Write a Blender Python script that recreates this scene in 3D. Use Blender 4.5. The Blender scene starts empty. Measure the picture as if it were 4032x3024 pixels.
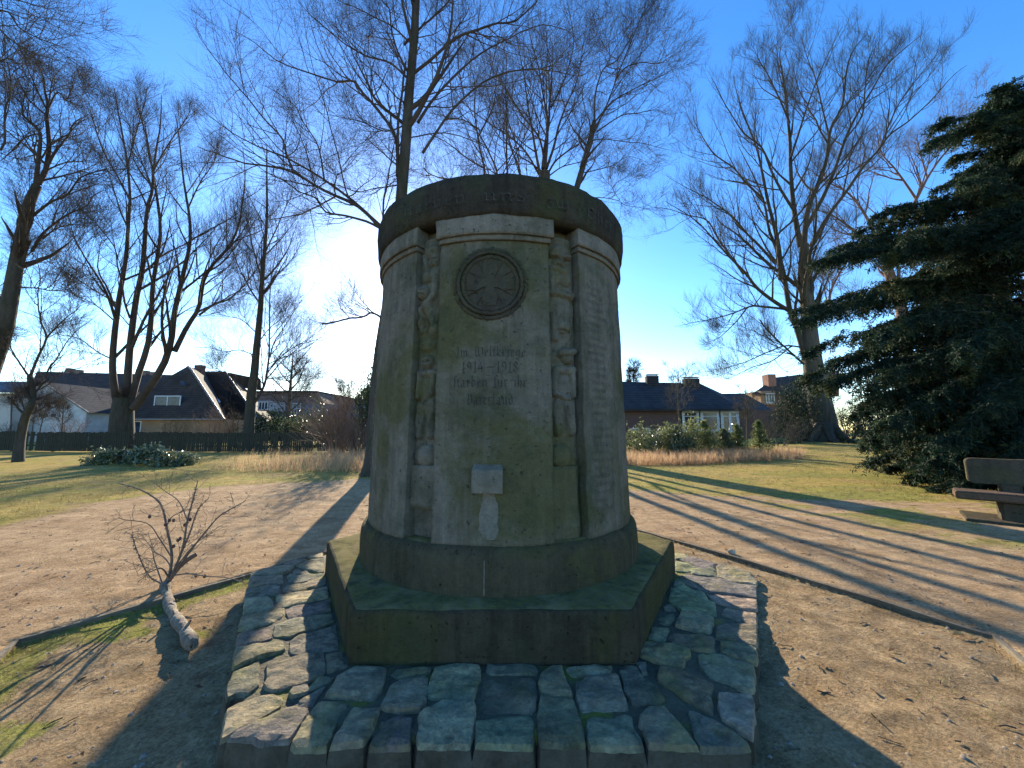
import bpy, bmesh, math, random
import numpy as np
from mathutils import Vector, noise, geometry
R_ = math.radians
random.seed(7); RNG = np.random.default_rng(7)
SC = bpy.context.scene
COL = SC.collection

# ------------------------------------------------------------------ camera
H = 1.47                      # eye height above the bare soil
F = 1514.0                    # focal length in pixels of the 4032 px wide photograph
PITCH = math.atan(178/1514)
SP, CP = math.sin(PITCH), math.cos(PITCH)
cam = bpy.data.objects.new("camera", bpy.data.cameras.new("camera")); COL.objects.link(cam)
cam.data.sensor_width = 36; cam.data.lens = F/4032*36
cam.data.clip_start = 0.05; cam.data.clip_end = 1500
cam.location = (0, 0, H); cam.rotation_euler = (math.pi/2+PITCH, 0, 0)
SC.camera = cam

# ------------------------------------------------------------------ light
SUN_AZ, SUN_EL = R_(-14.0), R_(19.0)
W = bpy.data.worlds.new("World"); SC.world = W; W.use_nodes = True
nt = W.node_tree; nt.nodes.clear()
sky = nt.nodes.new('ShaderNodeTexSky'); sky.sky_type = 'NISHITA'; sky.sun_disc = False
sky.sun_elevation = SUN_EL; sky.sun_rotation = SUN_AZ
sky.air_density = 0.95; sky.dust_density = 0.22; sky.ozone_density = 2.2; sky.altitude = 200
hs = nt.nodes.new('ShaderNodeHueSaturation'); hs.inputs['Saturation'].default_value = 1.32; hs.inputs['Hue'].default_value = 0.508
bg = nt.nodes.new('ShaderNodeBackground'); bg.inputs[1].default_value = 0.15
wo = nt.nodes.new('ShaderNodeOutputWorld')
nt.links.new(sky.outputs[0], hs.inputs['Color']); nt.links.new(hs.outputs[0], bg.inputs[0]); nt.links.new(bg.outputs[0], wo.inputs[0])
sl = bpy.data.lights.new("sun", 'SUN'); sl.energy = 5.0; sl.angle = R_(0.5); sl.color = (1.0, 0.88, 0.69)
sun = bpy.data.objects.new("sun", sl); COL.objects.link(sun)
sd = Vector((math.sin(SUN_AZ)*math.cos(SUN_EL), math.cos(SUN_AZ)*math.cos(SUN_EL), math.sin(SUN_EL)))
sun.rotation_euler = sd.to_track_quat('Z', 'Y').to_euler(); sun.location = (-10, 30, 20)
SC.view_settings.view_transform = 'Standard'; SC.view_settings.look = 'None'
SC.view_settings.exposure = 1.38; SC.view_settings.gamma = 1.0
SC.cycles.max_bounces = 6; SC.cycles.diffuse_bounces = 3

# ------------------------------------------------------------------ projection helpers
ZT = {'f': (0, 0, 1.0), 'p': (0, 0, .54861), 'z1': (0, 0, 1.659), 'z2': (700, 0, 1.659), 'z3': (1700, 0, 1.659),
      'z4': (2500, 0, 1.4439), 'z5': (0, 1000, 1.659), 'z6': (800, 1200, 2.0738), 'z7': (2400, 1000, 1.659),
      'z8': (3100, 1000, 1.382), 'zb': (0, 1400, 1.4747), 'zc': (0, 1900, 1.4764),
      'A': (840, 2560, 3.3515), 'B': (1400, 2560, 3.3515), 'C': (2000, 2560, 3.3515), 'D': (2400, 2560, 3.3515),
      'L': (840, 2120, 3.4567), 'R': (2480, 2140, 3.607)}
def full(tag, x, y):
    a = ZT[tag]; return a[0]+x/a[2], a[1]+y/a[2]
def ray(tag, x, y):
    fx, fy = full(tag, x, y); r = fx-2016; d = fy-1512
    return r, F*CP+d*SP, F*SP-d*CP          # right, forward, up
def at(tag, x, y, Y):
    r, h, v = ray(tag, x, y); return Vector((r/h*Y, Y, H+v/h*Y))
def gp(tag, x, y, z=0.185):
    r, h, v = ray(tag, x, y); k = (z-H)/v; return Vector((r*k, h*k, z))

# ------------------------------------------------------------------ object helpers
def tag(o, label=None, cat=None, group=None, kind=None):
    if label: o['label'] = label
    if cat: o['category'] = cat
    if group: o['group'] = group
    if kind: o['kind'] = kind
    return o
def empty(name, loc, label, cat, group=None, rz=0):
    o = bpy.data.objects.new(name, None); COL.objects.link(o); o.location = loc; o.rotation_euler = (0, 0, rz)
    o.empty_display_size = .2
    return tag(o, label, cat, group)
def link(name, me, m, parent=None):
    o = bpy.data.objects.new(name, me); COL.objects.link(o)
    if m:
        for q in (m if isinstance(m, (list, tuple)) else [m]): me.materials.append(q)
    if parent:
        o.parent = parent; o.matrix_parent_inverse = parent.matrix_basis.inverted()
    return o
def obj(name, bm, m, parent=None, smooth=False):
    me = bpy.data.meshes.new(name); bm.normal_update(); bm.to_mesh(me); bm.free()
    if smooth: me.shade_smooth()
    return link(name, me, m, parent)
def pyobj(name, vs, fs, m, parent=None, smooth=False):
    me = bpy.data.meshes.new(name); me.from_pydata([tuple(v) for v in vs], [], fs); me.validate(); me.update()
    if smooth: me.shade_smooth()
    return link(name, me, m, parent)
def npmesh(name, V, Q, smooth=True):
    """V (n,3), Q (m,k) faces all of the same size k"""
    me = bpy.data.meshes.new(name); n, k = Q.shape
    me.vertices.add(len(V)); me.vertices.foreach_set('co', np.ascontiguousarray(V, dtype=np.float32).ravel())
    me.loops.add(n*k); me.loops.foreach_set('vertex_index', np.ascontiguousarray(Q, dtype=np.int32).ravel())
    me.polygons.add(n); me.polygons.foreach_set('loop_start', np.arange(0, n*k, k, dtype=np.int32))
    if smooth: me.polygons.foreach_set('use_smooth', np.ones(n, dtype=bool))
    me.update(calc_edges=True); return me
def box(bm, x0, x1, y0, y1, z0, z1, M=None):
    P = [(x0,y0,z0),(x1,y0,z0),(x1,y1,z0),(x0,y1,z0),(x0,y0,z1),(x1,y0,z1),(x1,y1,z1),(x0,y1,z1)]
    v = [bm.verts.new(M @ Vector(p) if M else p) for p in P]
    for f in ((0,3,2,1),(4,5,6,7),(0,1,5,4),(1,2,6,5),(2,3,7,6),(3,0,4,7)): bm.faces.new([v[i] for i in f])
    return v
def boxo(name, x0, x1, y0, y1, z0, z1, m, parent=None, bevel=0):
    bm = bmesh.new(); box(bm, x0, x1, y0, y1, z0, z1)
    if bevel: bmesh.ops.bevel(bm, geom=bm.edges[:], offset=bevel, segments=2, affect='EDGES')
    return obj(name, bm, m, parent)
def vnoise(x, y, seed=0):
    x = np.asarray(x, float); y = np.asarray(y, float)
    xi = np.floor(x).astype(np.int64); yi = np.floor(y).astype(np.int64); fx = x-xi; fy = y-yi
    fx = fx*fx*(3-2*fx); fy = fy*fy*(3-2*fy)
    def h(a, b):
        n = (a*374761393+b*668265263+seed*1274126177) & 0xffffffff
        n = ((n ^ (n >> 13))*1103515245) & 0xffffffff
        return ((n ^ (n >> 16)) & 0xffff)/65535.0
    return (h(xi,yi)*(1-fx)+h(xi+1,yi)*fx)*(1-fy)+(h(xi,yi+1)*(1-fx)+h(xi+1,yi+1)*fx)*fy
def fbm(x, y, o=4, seed=0):
    s = 0; a = .5
    for k in range(o): s = s+a*vnoise(x*2**k, y*2**k, seed+k*17); a *= .5
    return s/(1-.5**o)

# ------------------------------------------------------------------ materials
MATS = {}
class G:
    """tiny node graph helper"""
    def __init__(s, name, rough=.9, spec=.3):
        s.m = bpy.data.materials.new(name); s.m.use_nodes = True; s.t = s.m.node_tree
        s.b = s.t.nodes['Principled BSDF']; s.b.inputs['Roughness'].default_value = rough
        s.b.inputs['Specular IOR Level'].default_value = spec
        s.co = s.t.nodes.new('ShaderNodeTexCoord').outputs['Object']
    def n(s, typ, **kw):
        n = s.t.nodes.new(typ)
        for k, v in kw.items(): setattr(n, k, v)
        return n
    def lk(s, a, b): s.t.links.new(a, b)
    def mapping(s, scale): 
        m = s.n('ShaderNodeMapping'); m.inputs['Scale'].default_value = scale; s.lk(s.co, m.inputs[0]); return m.outputs[0]
    def noise(s, scale, detail=6, rough=.6, vec=None, dist=0):
        n = s.n('ShaderNodeTexNoise'); n.inputs['Scale'].default_value = scale; n.inputs['Detail'].default_value = detail
        n.inputs['Roughness'].default_value = rough; n.inputs['Distortion'].default_value = dist
        s.lk(vec or s.co, n.inputs['Vector']); return n.outputs['Fac']
    def ramp(s, fac, a, b):
        r = s.n('ShaderNodeMapRange'); r.inputs['From Min'].default_value = a; r.inputs['From Max'].default_value = b
        s.lk(fac, r.inputs['Value']); return r.outputs[0]
    def mix(s, fac, a, b, typ='MIX'):
        m = s.n('ShaderNodeMix', data_type='RGBA', blend_type=typ)
        if hasattr(fac, 'links'): s.lk(fac, m.inputs['Factor'])
        else: m.inputs['Factor'].default_value = fac
        for v, k in ((a, 'A'), (b, 'B')):
            i = [q for q in m.inputs if q.name == k and q.type == 'RGBA'][0]
            if hasattr(v, 'links'): s.lk(v, i)
            else: i.default_value = (*v, 1)
        return [q for q in m.outputs if q.type == 'RGBA'][0]
    def math(s, op, a, b=0):
        m = s.n('ShaderNodeMath', operation=op)
        for v, i in ((a, 0), (b, 1)):
            if hasattr(v, 'links'): s.lk(v, m.inputs[i])
            else: m.inputs[i].default_value = v
        return m.outputs[0]
    def attr(s, name):
        a = s.n('ShaderNodeAttribute'); a.attribute_name = name; return a
    def col(s, c):
        if hasattr(c, 'links'): s.lk(c, s.b.inputs['Base Color'])
        else: s.b.inputs['Base Color'].default_value = (*c, 1)
    def bump(s, h, dist=.01, strength=1.0):
        b = s.n('ShaderNodeBump'); b.inputs['Distance'].default_value = dist; b.inputs['Strength'].default_value = strength
        s.lk(h, b.inputs['Height']); s.lk(b.outputs[0], s.b.inputs['Normal'])
def mottled(name, c1, c2, scale=3, c3=None, s3=9, t3=(.55, .7), rough=.9, bump=.004, bs=60, spec=.3, stretch=(1, 1, 1)):
    g = G(name, rough, spec); v = g.mapping(stretch)
    c = g.mix(g.ramp(g.noise(scale, vec=v), .35, .65), c1, c2)
    if c3: c = g.mix(g.ramp(g.noise(s3, vec=v, dist=.4), *t3), c, c3)
    f = g.noise(bs, 4, .7, vec=v)
    c = g.mix(g.ramp(f, .3, .75), c, g.mix(.72, c, (1, 1, 1), 'MULTIPLY'), 'MIX')
    c2_ = g.mix(g.ramp(f, .35, .7), (.72, .72, .72), (1.15, 1.15, 1.15)); c = g.mix(1.0, c, c2_, 'MULTIPLY')
    g.col(c); g.bump(f, bump); return g.m

MOSS = (.085, .095, .018)
def stone_mat(name, pale, dark, streak=.5, moss=.5, green=.5):
    g = G(name, .97, .04)
    st = g.mapping((7, 7, .6)); st2 = g.mapping((17, 17, 1.1))
    c = g.mix(g.ramp(g.noise(2.6, 8, .72, dist=.3), .34, .66), pale, dark)
    c = g.mix(g.math('MULTIPLY', g.ramp(g.noise(1.6, 6, .65, vec=st), .46, .62), streak), c, (dark[0]*.5, dark[1]*.5, dark[2]*.48))
    c = g.mix(g.math('MULTIPLY', g.ramp(g.noise(1.5, 5, .6, vec=st2), .54, .66), streak*.6), c, (min(pale[0]*1.3, 1), min(pale[1]*1.3, 1), min(pale[2]*1.3, 1)))
    c = g.mix(g.math('MULTIPLY', g.ramp(g.noise(1.3, 6, .62, dist=.5), .48, .60), moss), c, (.105, .10, .035))
    c = g.mix(g.math('MULTIPLY', g.ramp(g.noise(2.9, 7, .68), .50, .62), green), c, (.058, .072, .040))
    f = g.noise(95, 6, .8); m = g.noise(19, 7, .78); pits = g.noise(42, 3, .5)
    c = g.mix(1.0, c, g.mix(g.ramp(m, .32, .66), (.82, .82, .82), (1.15, 1.15, 1.15)), 'MULTIPLY')
    c = g.mix(1.0, c, g.mix(g.ramp(f, .3, .7), (.8, .8, .8), (1.17, 1.17, 1.17)), 'MULTIPLY')
    c = g.mix(g.math('MULTIPLY', g.ramp(pits, .66, .74), .7), c, (dark[0]*.3, dark[1]*.3, dark[2]*.3))
    g.col(c); g.bump(g.math('SUBTRACT', g.math('ADD', f, g.math('MULTIPLY', m, 2.2)), g.ramp(pits, .64, .74)), .010); return g.m
M_COL = stone_mat('weathered_sandstone', (.235, .212, .162), (.155, .14, .105), .4, .75, .45)
M_COLTOP = stone_mat('sandstone_capital', (.265, .24, .19), (.185, .168, .132), .4, .15, .3)
M_CAP = stone_mat('mossy_cap_stone', (.07, .058, .045), (.038, .037, .03), .4, .35, .55)
M_DRUM = stone_mat('drum_stone', (.112, .096, .058), (.062, .054, .034), .4, .75, .3)
M_PLINTH = stone_mat('plinth_stone', (.092, .075, .047), (.045, .038, .025), .5, .45, .4)
M_GROOVE = mottled('grime_in_letters', (.035, .033, .027), (.07, .065, .052), 30, bump=.001)
M_CROSS = stone_mat('wreath_stone', (.10, .088, .066), (.06, .055, .042), .2, .3, .5)
M_SPOUT = stone_mat('pale_spout_stone', (.31, .28, .22), (.17, .155, .12), .3, .15, .0)

# plinth top: extra moss
def plinth_top():
    g = G('plinth_mossy_top', 1, .02)
    a = g.ramp(g.noise(3.5, 6, .7, dist=.6), .38, .6); b = g.noise(45, 6, .75)
    c = g.mix(a, (.22, .18, .09), (.105, .09, .038)); c = g.mix(g.ramp(b, .52, .62), c, (.17, .17, .03))
    c = g.mix(g.ramp(g.noise(9), .55, .75), c, (.06, .055, .04))
    g.col(c); g.bump(b, .012); return g.m
M_PTOP = plinth_top()
def paving():
    g = G('rough_quartzite', .88, .12)
    at_ = g.attr('tint').outputs['Color']
    n1 = g.noise(7, 8, .75, dist=.9); n2 = g.noise(46, 7, .8); n3 = g.noise(17, 7, .75, dist=.5)
    c = g.mix(g.ramp(n1, .34, .64), (.60, .61, .60), (1.28, 1.24, 1.14)); c = g.mix(1, at_, c, 'MULTIPLY')
    c = g.mix(1, c, g.mix(g.ramp(n3, .35, .65), (.66, .67, .68), (1.22, 1.18, 1.10)), 'MULTIPLY')
    c = g.mix(1, c, g.mix(g.ramp(n2, .35, .65), (.75, .75, .75), (1.2, 1.2, 1.2)), 'MULTIPLY')
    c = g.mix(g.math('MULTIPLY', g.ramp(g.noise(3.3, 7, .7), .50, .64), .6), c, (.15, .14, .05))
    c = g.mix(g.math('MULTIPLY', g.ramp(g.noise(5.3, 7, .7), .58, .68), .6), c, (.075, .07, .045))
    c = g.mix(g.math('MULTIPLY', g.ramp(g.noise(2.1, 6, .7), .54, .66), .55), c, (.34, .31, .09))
    g.col(c); g.bump(g.math('ADD', g.math('MULTIPLY', n3, 1.8), n2), .024); return g.m
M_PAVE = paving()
M_MORT = mottled('mossy_shaded_mortar', (.085, .07, .042), (.15, .12, .07), 5, (.17, .16, .025), 4, (.53, .63), bump=.014, bs=50)  # moss on mortar; its dark tone also carries the shade in the joints
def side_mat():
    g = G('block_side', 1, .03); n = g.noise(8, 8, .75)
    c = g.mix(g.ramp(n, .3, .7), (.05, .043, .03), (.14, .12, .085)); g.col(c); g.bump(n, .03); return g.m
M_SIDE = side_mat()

def ground_mat():
    g = G('ground_soil_and_grass', 1, .04)
    a = g.attr('mask'); sep = g.n('ShaderNodeSeparateColor'); g.lk(a.outputs['Color'], sep.inputs[0])
    gr, pa, mo = sep.outputs[0], sep.outputs[1], sep.outputs[2]
    fine = g.noise(60, 6, .8); mid = g.noise(9, 6, .7); big = g.noise(.9, 5, .6)
    st = g.mapping((1, 3.2, 1)); lawn = g.noise(3.2, 8, .75, vec=st); lawn2 = g.noise(18, 6, .8, vec=st)
    soil = g.mix(g.ramp(mid, .3, .7), (.29, .20, .115), (.54, .395, .225))
    path = g.mix(g.ramp(g.noise(2.2, 6, .7, vec=st), .3, .7), (.40, .27, .155), (.60, .43, .255))
    path = g.mix(g.math('MULTIPLY', g.ramp(g.noise(1.1, 5, .65), .5, .68), .45), path, (.31, .19, .115))
    grass = g.mix(g.ramp(lawn, .36, .62), (.62, .46, .15), (.37, .29, .08)); grass = g.mix(g.ramp(big, .48, .62), grass, (.40, .37, .085))
    grass = g.mix(g.ramp(lawn2, .48, .66), grass, (.17, .12, .055)); grass = g.mix(g.math('MULTIPLY', g.ramp(g.noise(.55, 7, .7, vec=st), .5, .62), .6), grass, (.40, .28, .15))
    mossc = g.mix(g.ramp(mid, .35, .65), (.36, .36, .075), (.26, .22, .09))
    def thr(m, k=.32): 
        e = g.math('ADD', m, g.math('MULTIPLY', g.math('SUBTRACT', g.math('ADD', g.math('MULTIPLY', mid, .6), g.math('MULTIPLY', lawn2, .4)), .5), 1.5))
        return g.ramp(e, .4, .62)
    c = g.mix(thr(pa), soil, path); c = g.mix(thr(gr), c, grass); c = g.mix(thr(mo), c, mossc)
    c = g.mix(1, c, g.mix(g.ramp(fine, .32, .68), (.46, .44, .41), (1.32, 1.31, 1.28)), 'MULTIPLY')
    blot = g.noise(4.2, 8, .75, dist=.7); c = g.mix(1, c, g.mix(g.ramp(blot, .36, .60), (.70, .66, .60), (1.10, 1.09, 1.07)), 'MULTIPLY')
    g.col(c)
    g.bump(g.math('ADD', fine, g.math('MULTIPLY', mid, 1.2)), .022); return g.m
M_GROUND = ground_mat()

M_BARK = mottled('beech_bark', (.045, .038, .028), (.075, .064, .048), 2.5, (.035, .042, .02), 1.7, (.5, .65), bump=.01, bs=14, stretch=(3, 3, .6))
M_BARK_P = mottled('grey_beech_bark', (.065, .056, .042), (.105, .09, .067), 2.5, (.06, .062, .035), 1.7, (.5, .65), bump=.01, bs=14, stretch=(3, 3, .6))
M_TWIG = mottled('bare_twigs', (.05, .038, .03), (.075, .058, .046), 2, bump=0)
M_TWIG_R = mottled('reddish_twigs', (.13, .08, .062), (.18, .12, .095), 2, bump=0)
M_NEEDLE = mottled('dark_needles', (.011, .030, .020), (.024, .050, .027), 3, (.075, .09, .03), 1.6, (.54, .64), rough=.75, bump=0, spec=.15)

def translucent(m, f=.45):
    """thin leaves and blades let the low sun through"""
    t = m.node_tree; b = t.nodes['Principled BSDF']; tr = t.nodes.new('ShaderNodeBsdfTranslucent'); mx = t.nodes.new('ShaderNodeMixShader'); mx.inputs[0].default_value = f
    src = b.inputs['Base Color'].links[0].from_socket; t.links.new(src, tr.inputs['Color']); out = t.nodes['Material Output']
    t.links.new(b.outputs[0], mx.inputs[1]); t.links.new(tr.outputs[0], mx.inputs[2]); t.links.new(mx.outputs[0], out.inputs['Surface']); return m
translucent(M_NEEDLE, .25)
# ================================================================== GROUND
ZS = 0.13      # level of the bare soil; the path is about 6 cm higher
EDGE = [(2.84, 2.42), (1.15, 5.62), (-1.04, 5.85), (-3.10, 2.58), (-2.62, 1.81), (-1.27, -1.2), (1.45, -1.2), (2.26, 1.49)]
PATH = [(-16, -3), (-16, 3.8), (-7.5, 4.5), (-6.9, 5.4), (-7.5, 7.2), (-6.7, 9.0), (-4.1, 10.4), (-1, 9.2), (2.4, 7.8), (4.7, 6.8), (6.8, 6.2), (11, 5.6), (16, 4.5), (16, -9), (-16, -9)]
def sdist(px, py, poly):
    """signed distance to polygon, positive inside"""
    d = np.full(px.shape, 1e9); ins = np.zeros(px.shape, bool); n = len(poly)
    for i in range(n):
        ax, ay = poly[i]; bx, by = poly[(i+1) % n]
        ex, ey = bx-ax, by-ay; wx, wy = px-ax, py-ay
        t = np.clip((wx*ex+wy*ey)/(ex*ex+ey*ey), 0, 1)
        d = np.minimum(d, np.hypot(wx-ex*t, wy-ey*t))
        c = ((ay > py) != (by > py)) & (px < ex*(py-ay)/(ey if ey else 1e-9)+ax); ins ^= c
    return np.where(ins, d, -d)
def sstep(a, b, x):
    t = np.clip((x-a)/(b-a), 0, 1); return t*t*(3-2*t)
def gheight(x, y):
    x = np.asarray(x, float); y = np.asarray(y, float)
    tl = .105*sstep(.4, 1.9, x); h = ZS+.034+tl + .33*sstep(3, 20, x)*sstep(12, 26, y) + .25*sstep(20, 60, np.abs(x)) 
    h = h + (fbm(x*.35, y*.35, 4, 3)-.5)*.10*sstep(6, 12, np.hypot(x, y-3.4))
    near = 1-sstep(14, 25, np.hypot(x, y))
    rough = (fbm(x*2.2, y*2.2, 5, 5)-.5)*.028 + (fbm(x*13, y*13, 3, 9)-.5)*.016
    ins = sstep(-.008, .008, sdist(x, y, EDGE))
    h = h*(1-ins) + ins*(ZS+tl+.015*fbm(x*3, y*3, 3, 8)-.0075)
    return h + rough*near*(.55+.45*ins)
def axis(lo, a, b, hi, st, g=1.07):
    v = list(np.arange(a, b+1e-6, st)); s = st
    while v[-1] < hi: s *= g; v.append(v[-1]+s)
    s = st
    while v[0] > lo: s *= g; v.insert(0, v[0]-s)
    return np.array(v)
gx = axis(-260, -4.6, 5.0, 260, .03, 1.045); gy = axis(-60, .4, 7.2, 420, .03, 1.04)
GX, GY = np.meshgrid(gx, gy); GZ = gheight(GX, GY)
V = np.stack([GX.ravel(), GY.ravel(), GZ.ravel()], 1); nx, ny = len(gx), len(gy)
ii = (np.arange(ny-1)[:, None]*nx+np.arange(nx-1)[None, :]).ravel()
Q = np.stack([ii, ii+1, ii+nx+1, ii+nx], 1)
sp_ = sdist(GX, GY, PATH); se = sdist(GX, GY, EDGE)
wob = (fbm(GX*.8, GY*.8, 4, 21)-.5)*1.6
pa = sstep(-.6, .6, sp_+wob)*(se < 0)
gr = (1-sstep(-.7, .5, sp_+wob))*(se < 0)
gr = np.maximum(gr, .55*(se < 0)*sstep(2.5, 5.5, GY)*sstep(3.0, 4.2, GX)*(fbm(GX*.6, GY*1.5, 4, 33) > .56))
# thin mossy growth: inside the edging on the left, patches
mo = (se > 0)*sstep(-1.1, -1.7, GX)*(.2+.85*sstep(.38, .56, fbm(GX*1.3, GY*1.3, 4, 41)))
mo = np.maximum(mo, (se > 0)*np.exp(-((se-.12)/.16)**2)*sstep(0, -1, GX)*.8)
mo = np.maximum(mo, (se > 0)*(GX > 1.2)*.35*sstep(.58, .72, fbm(GX*1.5, GY*1.5, 4, 43)))
mo = np.maximum(mo, (se < 0)*.75*sstep(2.2, 5, GY)*sstep(.5, .62, fbm(GX*.45+9, GY*1.1, 4, 44))*sstep(3.2, 5.5, GX)*(GY < 12))
MASK = np.stack([gr, pa, mo, np.ones_like(gr)], -1).reshape(-1, 4)
cx, cy = V[Q].mean(1)[:, 0], V[Q].mean(1)[:, 1]
fp = sdist(cx, cy, PATH) > 0; fe = sdist(cx, cy, EDGE) > 0
for nm, sel in (('ground', ~fp & ~fe), ('path', fp & ~fe), ('soil_bed', fe)):
    q = Q[sel]; u, inv = np.unique(q, return_inverse=True)
    me = npmesh(nm, V[u], inv.reshape(-1, 4))
    a = me.color_attributes.new('mask', 'FLOAT_COLOR', 'POINT'); a.data.foreach_set('color', MASK[u].astype(np.float32).ravel())
    tag(link(nm, me, M_GROUND), kind='structure')

# timber edging round the soil bed
M_EDGE = mottled('old_edging_board', (.20, .165, .11), (.12, .10, .07), 4, bump=.006, bs=30, stretch=(1, 1, 5))
er = empty('path_edging', (0, 3.4, 0), 'low weathered edging boards between the sandy path and the bare soil round the monument', 'edging')
for i in range(len(EDGE)):
    a = Vector((*EDGE[i], 0)); b = Vector((*EDGE[(i+1) % len(EDGE)], 0)); L = (b-a).length; d = (b-a)/L; nn = Vector((-d.y, d.x, 0))
    m = int(L/.12); vs = []; fs = []
    for k in range(m+1):
        t = .003+(L-.006)*k/m; p = a+d*t; w = (noise.noise(p*1.3))*.012; zb_ = ZS+.105*float(sstep(.4, 1.9, p.x)); tz = zb_+.034+noise.noise(p*2.1)*.012
        for (o, z) in ((-.011, zb_-.1), (-.011, tz), (.011, tz-.003), (.011, zb_-.1)): vs.append(p+nn*(o+w)+Vector((0, 0, z)))
        if k: fs += [(4*k-4+j, 4*k-4+(j+1) % 4, 4*k+(j+1) % 4, 4*k+j) for j in range(3)]
    fs += [(0, 1, 2, 3), (4*m+3, 4*m+2, 4*m+1, 4*m)]
    pyobj('board', vs, fs, M_EDGE, er)

# ================================================================== MONUMENT
C0 = Vector((-.10, 3.42, 0)); TW = 0.27   # centre, top of the paving
mon = empty('war_memorial', C0, 'round weathered sandstone war memorial with carved wreath and blackletter inscription on a hexagonal plinth', 'monument')
def rx(rad, deg, z):    # cylindrical -> world; deg 0 faces the camera, positive to the right
    a = R_(deg); return Vector((C0.x+rad*math.sin(a), C0.y-rad*math.cos(a), z))
def rough(v, amp, sc=3.0):
    return Vector((noise.noise(v*sc), noise.noise(v*sc+Vector((31, 7, 3))), noise.noise(v*sc+Vector((5, 47, 11)))))*amp

# ---- plinth (hexagon, corners left and right)
def hexring(R, z, n=22):
    pts = []
    for k in range(6):
        a = rx(R, 30+60*k, z); b = rx(R, 90+60*k, z)
        for j in range(n): pts.append(a.lerp(b, j/n))
    return pts
PT, DT = .522, .786
bm = bmesh.new(); prev = None; RP = 1.482
prof = [(RP, TW-.02), (RP, TW+.09), (RP, TW+.17), (RP-.002, PT-.025), (RP-.008, PT-.007), (RP-.025, PT)]
for (r, z) in prof:
    ring = []
    for p in hexring(r, z):
        q = p+rough(p, .007, 4)+rough(p, .004, 17)
        ring.append(bm.verts.new(q))
    if prev:
        for j in range(len(ring)): bm.faces.new((prev[j], prev[(j+1) % len(ring)], ring[(j+1) % len(ring)], ring[j]))
    prev = ring
side_n = len(bm.faces)
for f in (.93, .86, .79, .70, .5):
    ring = [bm.verts.new(p+rough(p, .004, 9)) for p in hexring(RP*f, PT+.002)]
    for j in range(len(ring)): bm.faces.new((prev[j], prev[(j+1) % len(ring)], ring[(j+1) % len(ring)], ring[j]))
    prev = ring
for i, f in enumerate(bm.faces): f.material_index = 0 if i < side_n else 1; f.smooth = True
obj('plinth', bm, [M_PLINTH, M_PTOP], mon)
# joints in plinth and drum
def lathe(name, prof, m, parent, n=180, amp=.004, sc=5, a0=0, a1=360, mats=None):
    bm = bmesh.new(); prev = None; closed = (a1-a0 == 360); cnt = n if closed else n+1
    for idx, (r, z) in enumerate(prof):
        ring = []
        for k in range(cnt):
            p = rx(r, a0+(a1-a0)*k/n, z); ring.append(bm.verts.new(p+rough(p, amp, sc)+rough(p, amp*.5, sc*4)))
        if prev:
            for k in range(n):
                f = bm.faces.new((prev[k], prev[(k+1) % cnt], ring[(k+1) % cnt], ring[k])); f.smooth = True
                if mats: f.material_index = mats[idx]
        prev = ring
    return obj(name, bm, m, parent)
drum = lathe('drum', [(1.122, PT-.02), (1.122, .60), (1.12, .68), (1.116, .735), (1.10, .765), (1.07, DT), (1.0, DT+.006), (.9, DT+.008)], [M_DRUM, M_PTOP], mon, amp=.005, mats=[0,0,0,0,0,0,1,1])
for a in (-3.0, 57, 117, 177, 237, 297):
    pyobj('joint', [rx(1.1245, a-.12, PT+.012), rx(1.1245, a+.12, PT+.012), rx(1.1235, a+.12, .725), rx(1.1235, a-.12, .725)], [(0, 1, 2, 3)], mottled('lime_joint', (.25, .23, .17), (.16, .15, .11), 20) if a == -3.0 else bpy.data.materials['lime_joint'], drum)

# ---- shaft
ZB, ZC = DT-.01, 2.86
def rad(z, base=1.068, top=1.022): return base+(top-base)*(z-DT)/(ZC-DT)
lathe('core', [(.985-.05*t, ZB+(ZC-ZB)*t) for t in [i/12 for i in range(13)]], M_COL, mon, n=120, amp=.004)
def panel(name, a0, a1, dr, z0, z1, m, parent, nz=40, amp=.004, inner=.90, step=1.2, chip=True):
    """curved slab standing proud of the core"""
    n = max(3, int((a1-a0)/step)); bm = bmesh.new(); rows = []
    for i in range(nz+1):
        z = z0+(z1-z0)*i/nz; row = []
        for k in range(n+3):
            if k == 0: p = rx(inner, a0, z)
            elif k == n+2: p = rx(inner, a1, z)
            else:
                a = a0+(a1-a0)*(k-1)/n; p = rx(rad(z)+dr, a, z)
                e = amp*(1.8 if k in (1, n+1) else 1); p = p+rough(p, e, 6)+rough(p, e*.5, 25)
            row.append(bm.verts.new(p))
        rows.append(row)
    for i in range(nz):
        for k in range(n+2):
            f = bm.faces.new((rows[i][k], rows[i][k+1], rows[i+1][k+1], rows[i+1][k])); f.smooth = 0 < k < n+1
    bm.faces.new(rows[0][::-1]); bm.faces.new(rows[-1])
    return obj(name, bm, m, parent)
PA = []
for (c, hw) in ((-1, 20.6), (90, 57), (180, 20.6), (270, 57)):
    p = panel('inscription_panel', c-hw, c+hw, 0 if hw < 30 else .004, DT-.012, 2.72, M_COL, mon, nz=60, step=1.0); PA.append(p)
    panel('capital', c-hw-1.4, c+hw+1.4, .034, 2.735, 2.87, M_COLTOP, mon, nz=5, inner=.88)
    panel('capital', c-hw-.6, c+hw+.6, .018, 2.700, 2.736, M_COLTOP, mon, nz=2, inner=.88)
tag(PA[0], 'front panel with the carved wreath')
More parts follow.
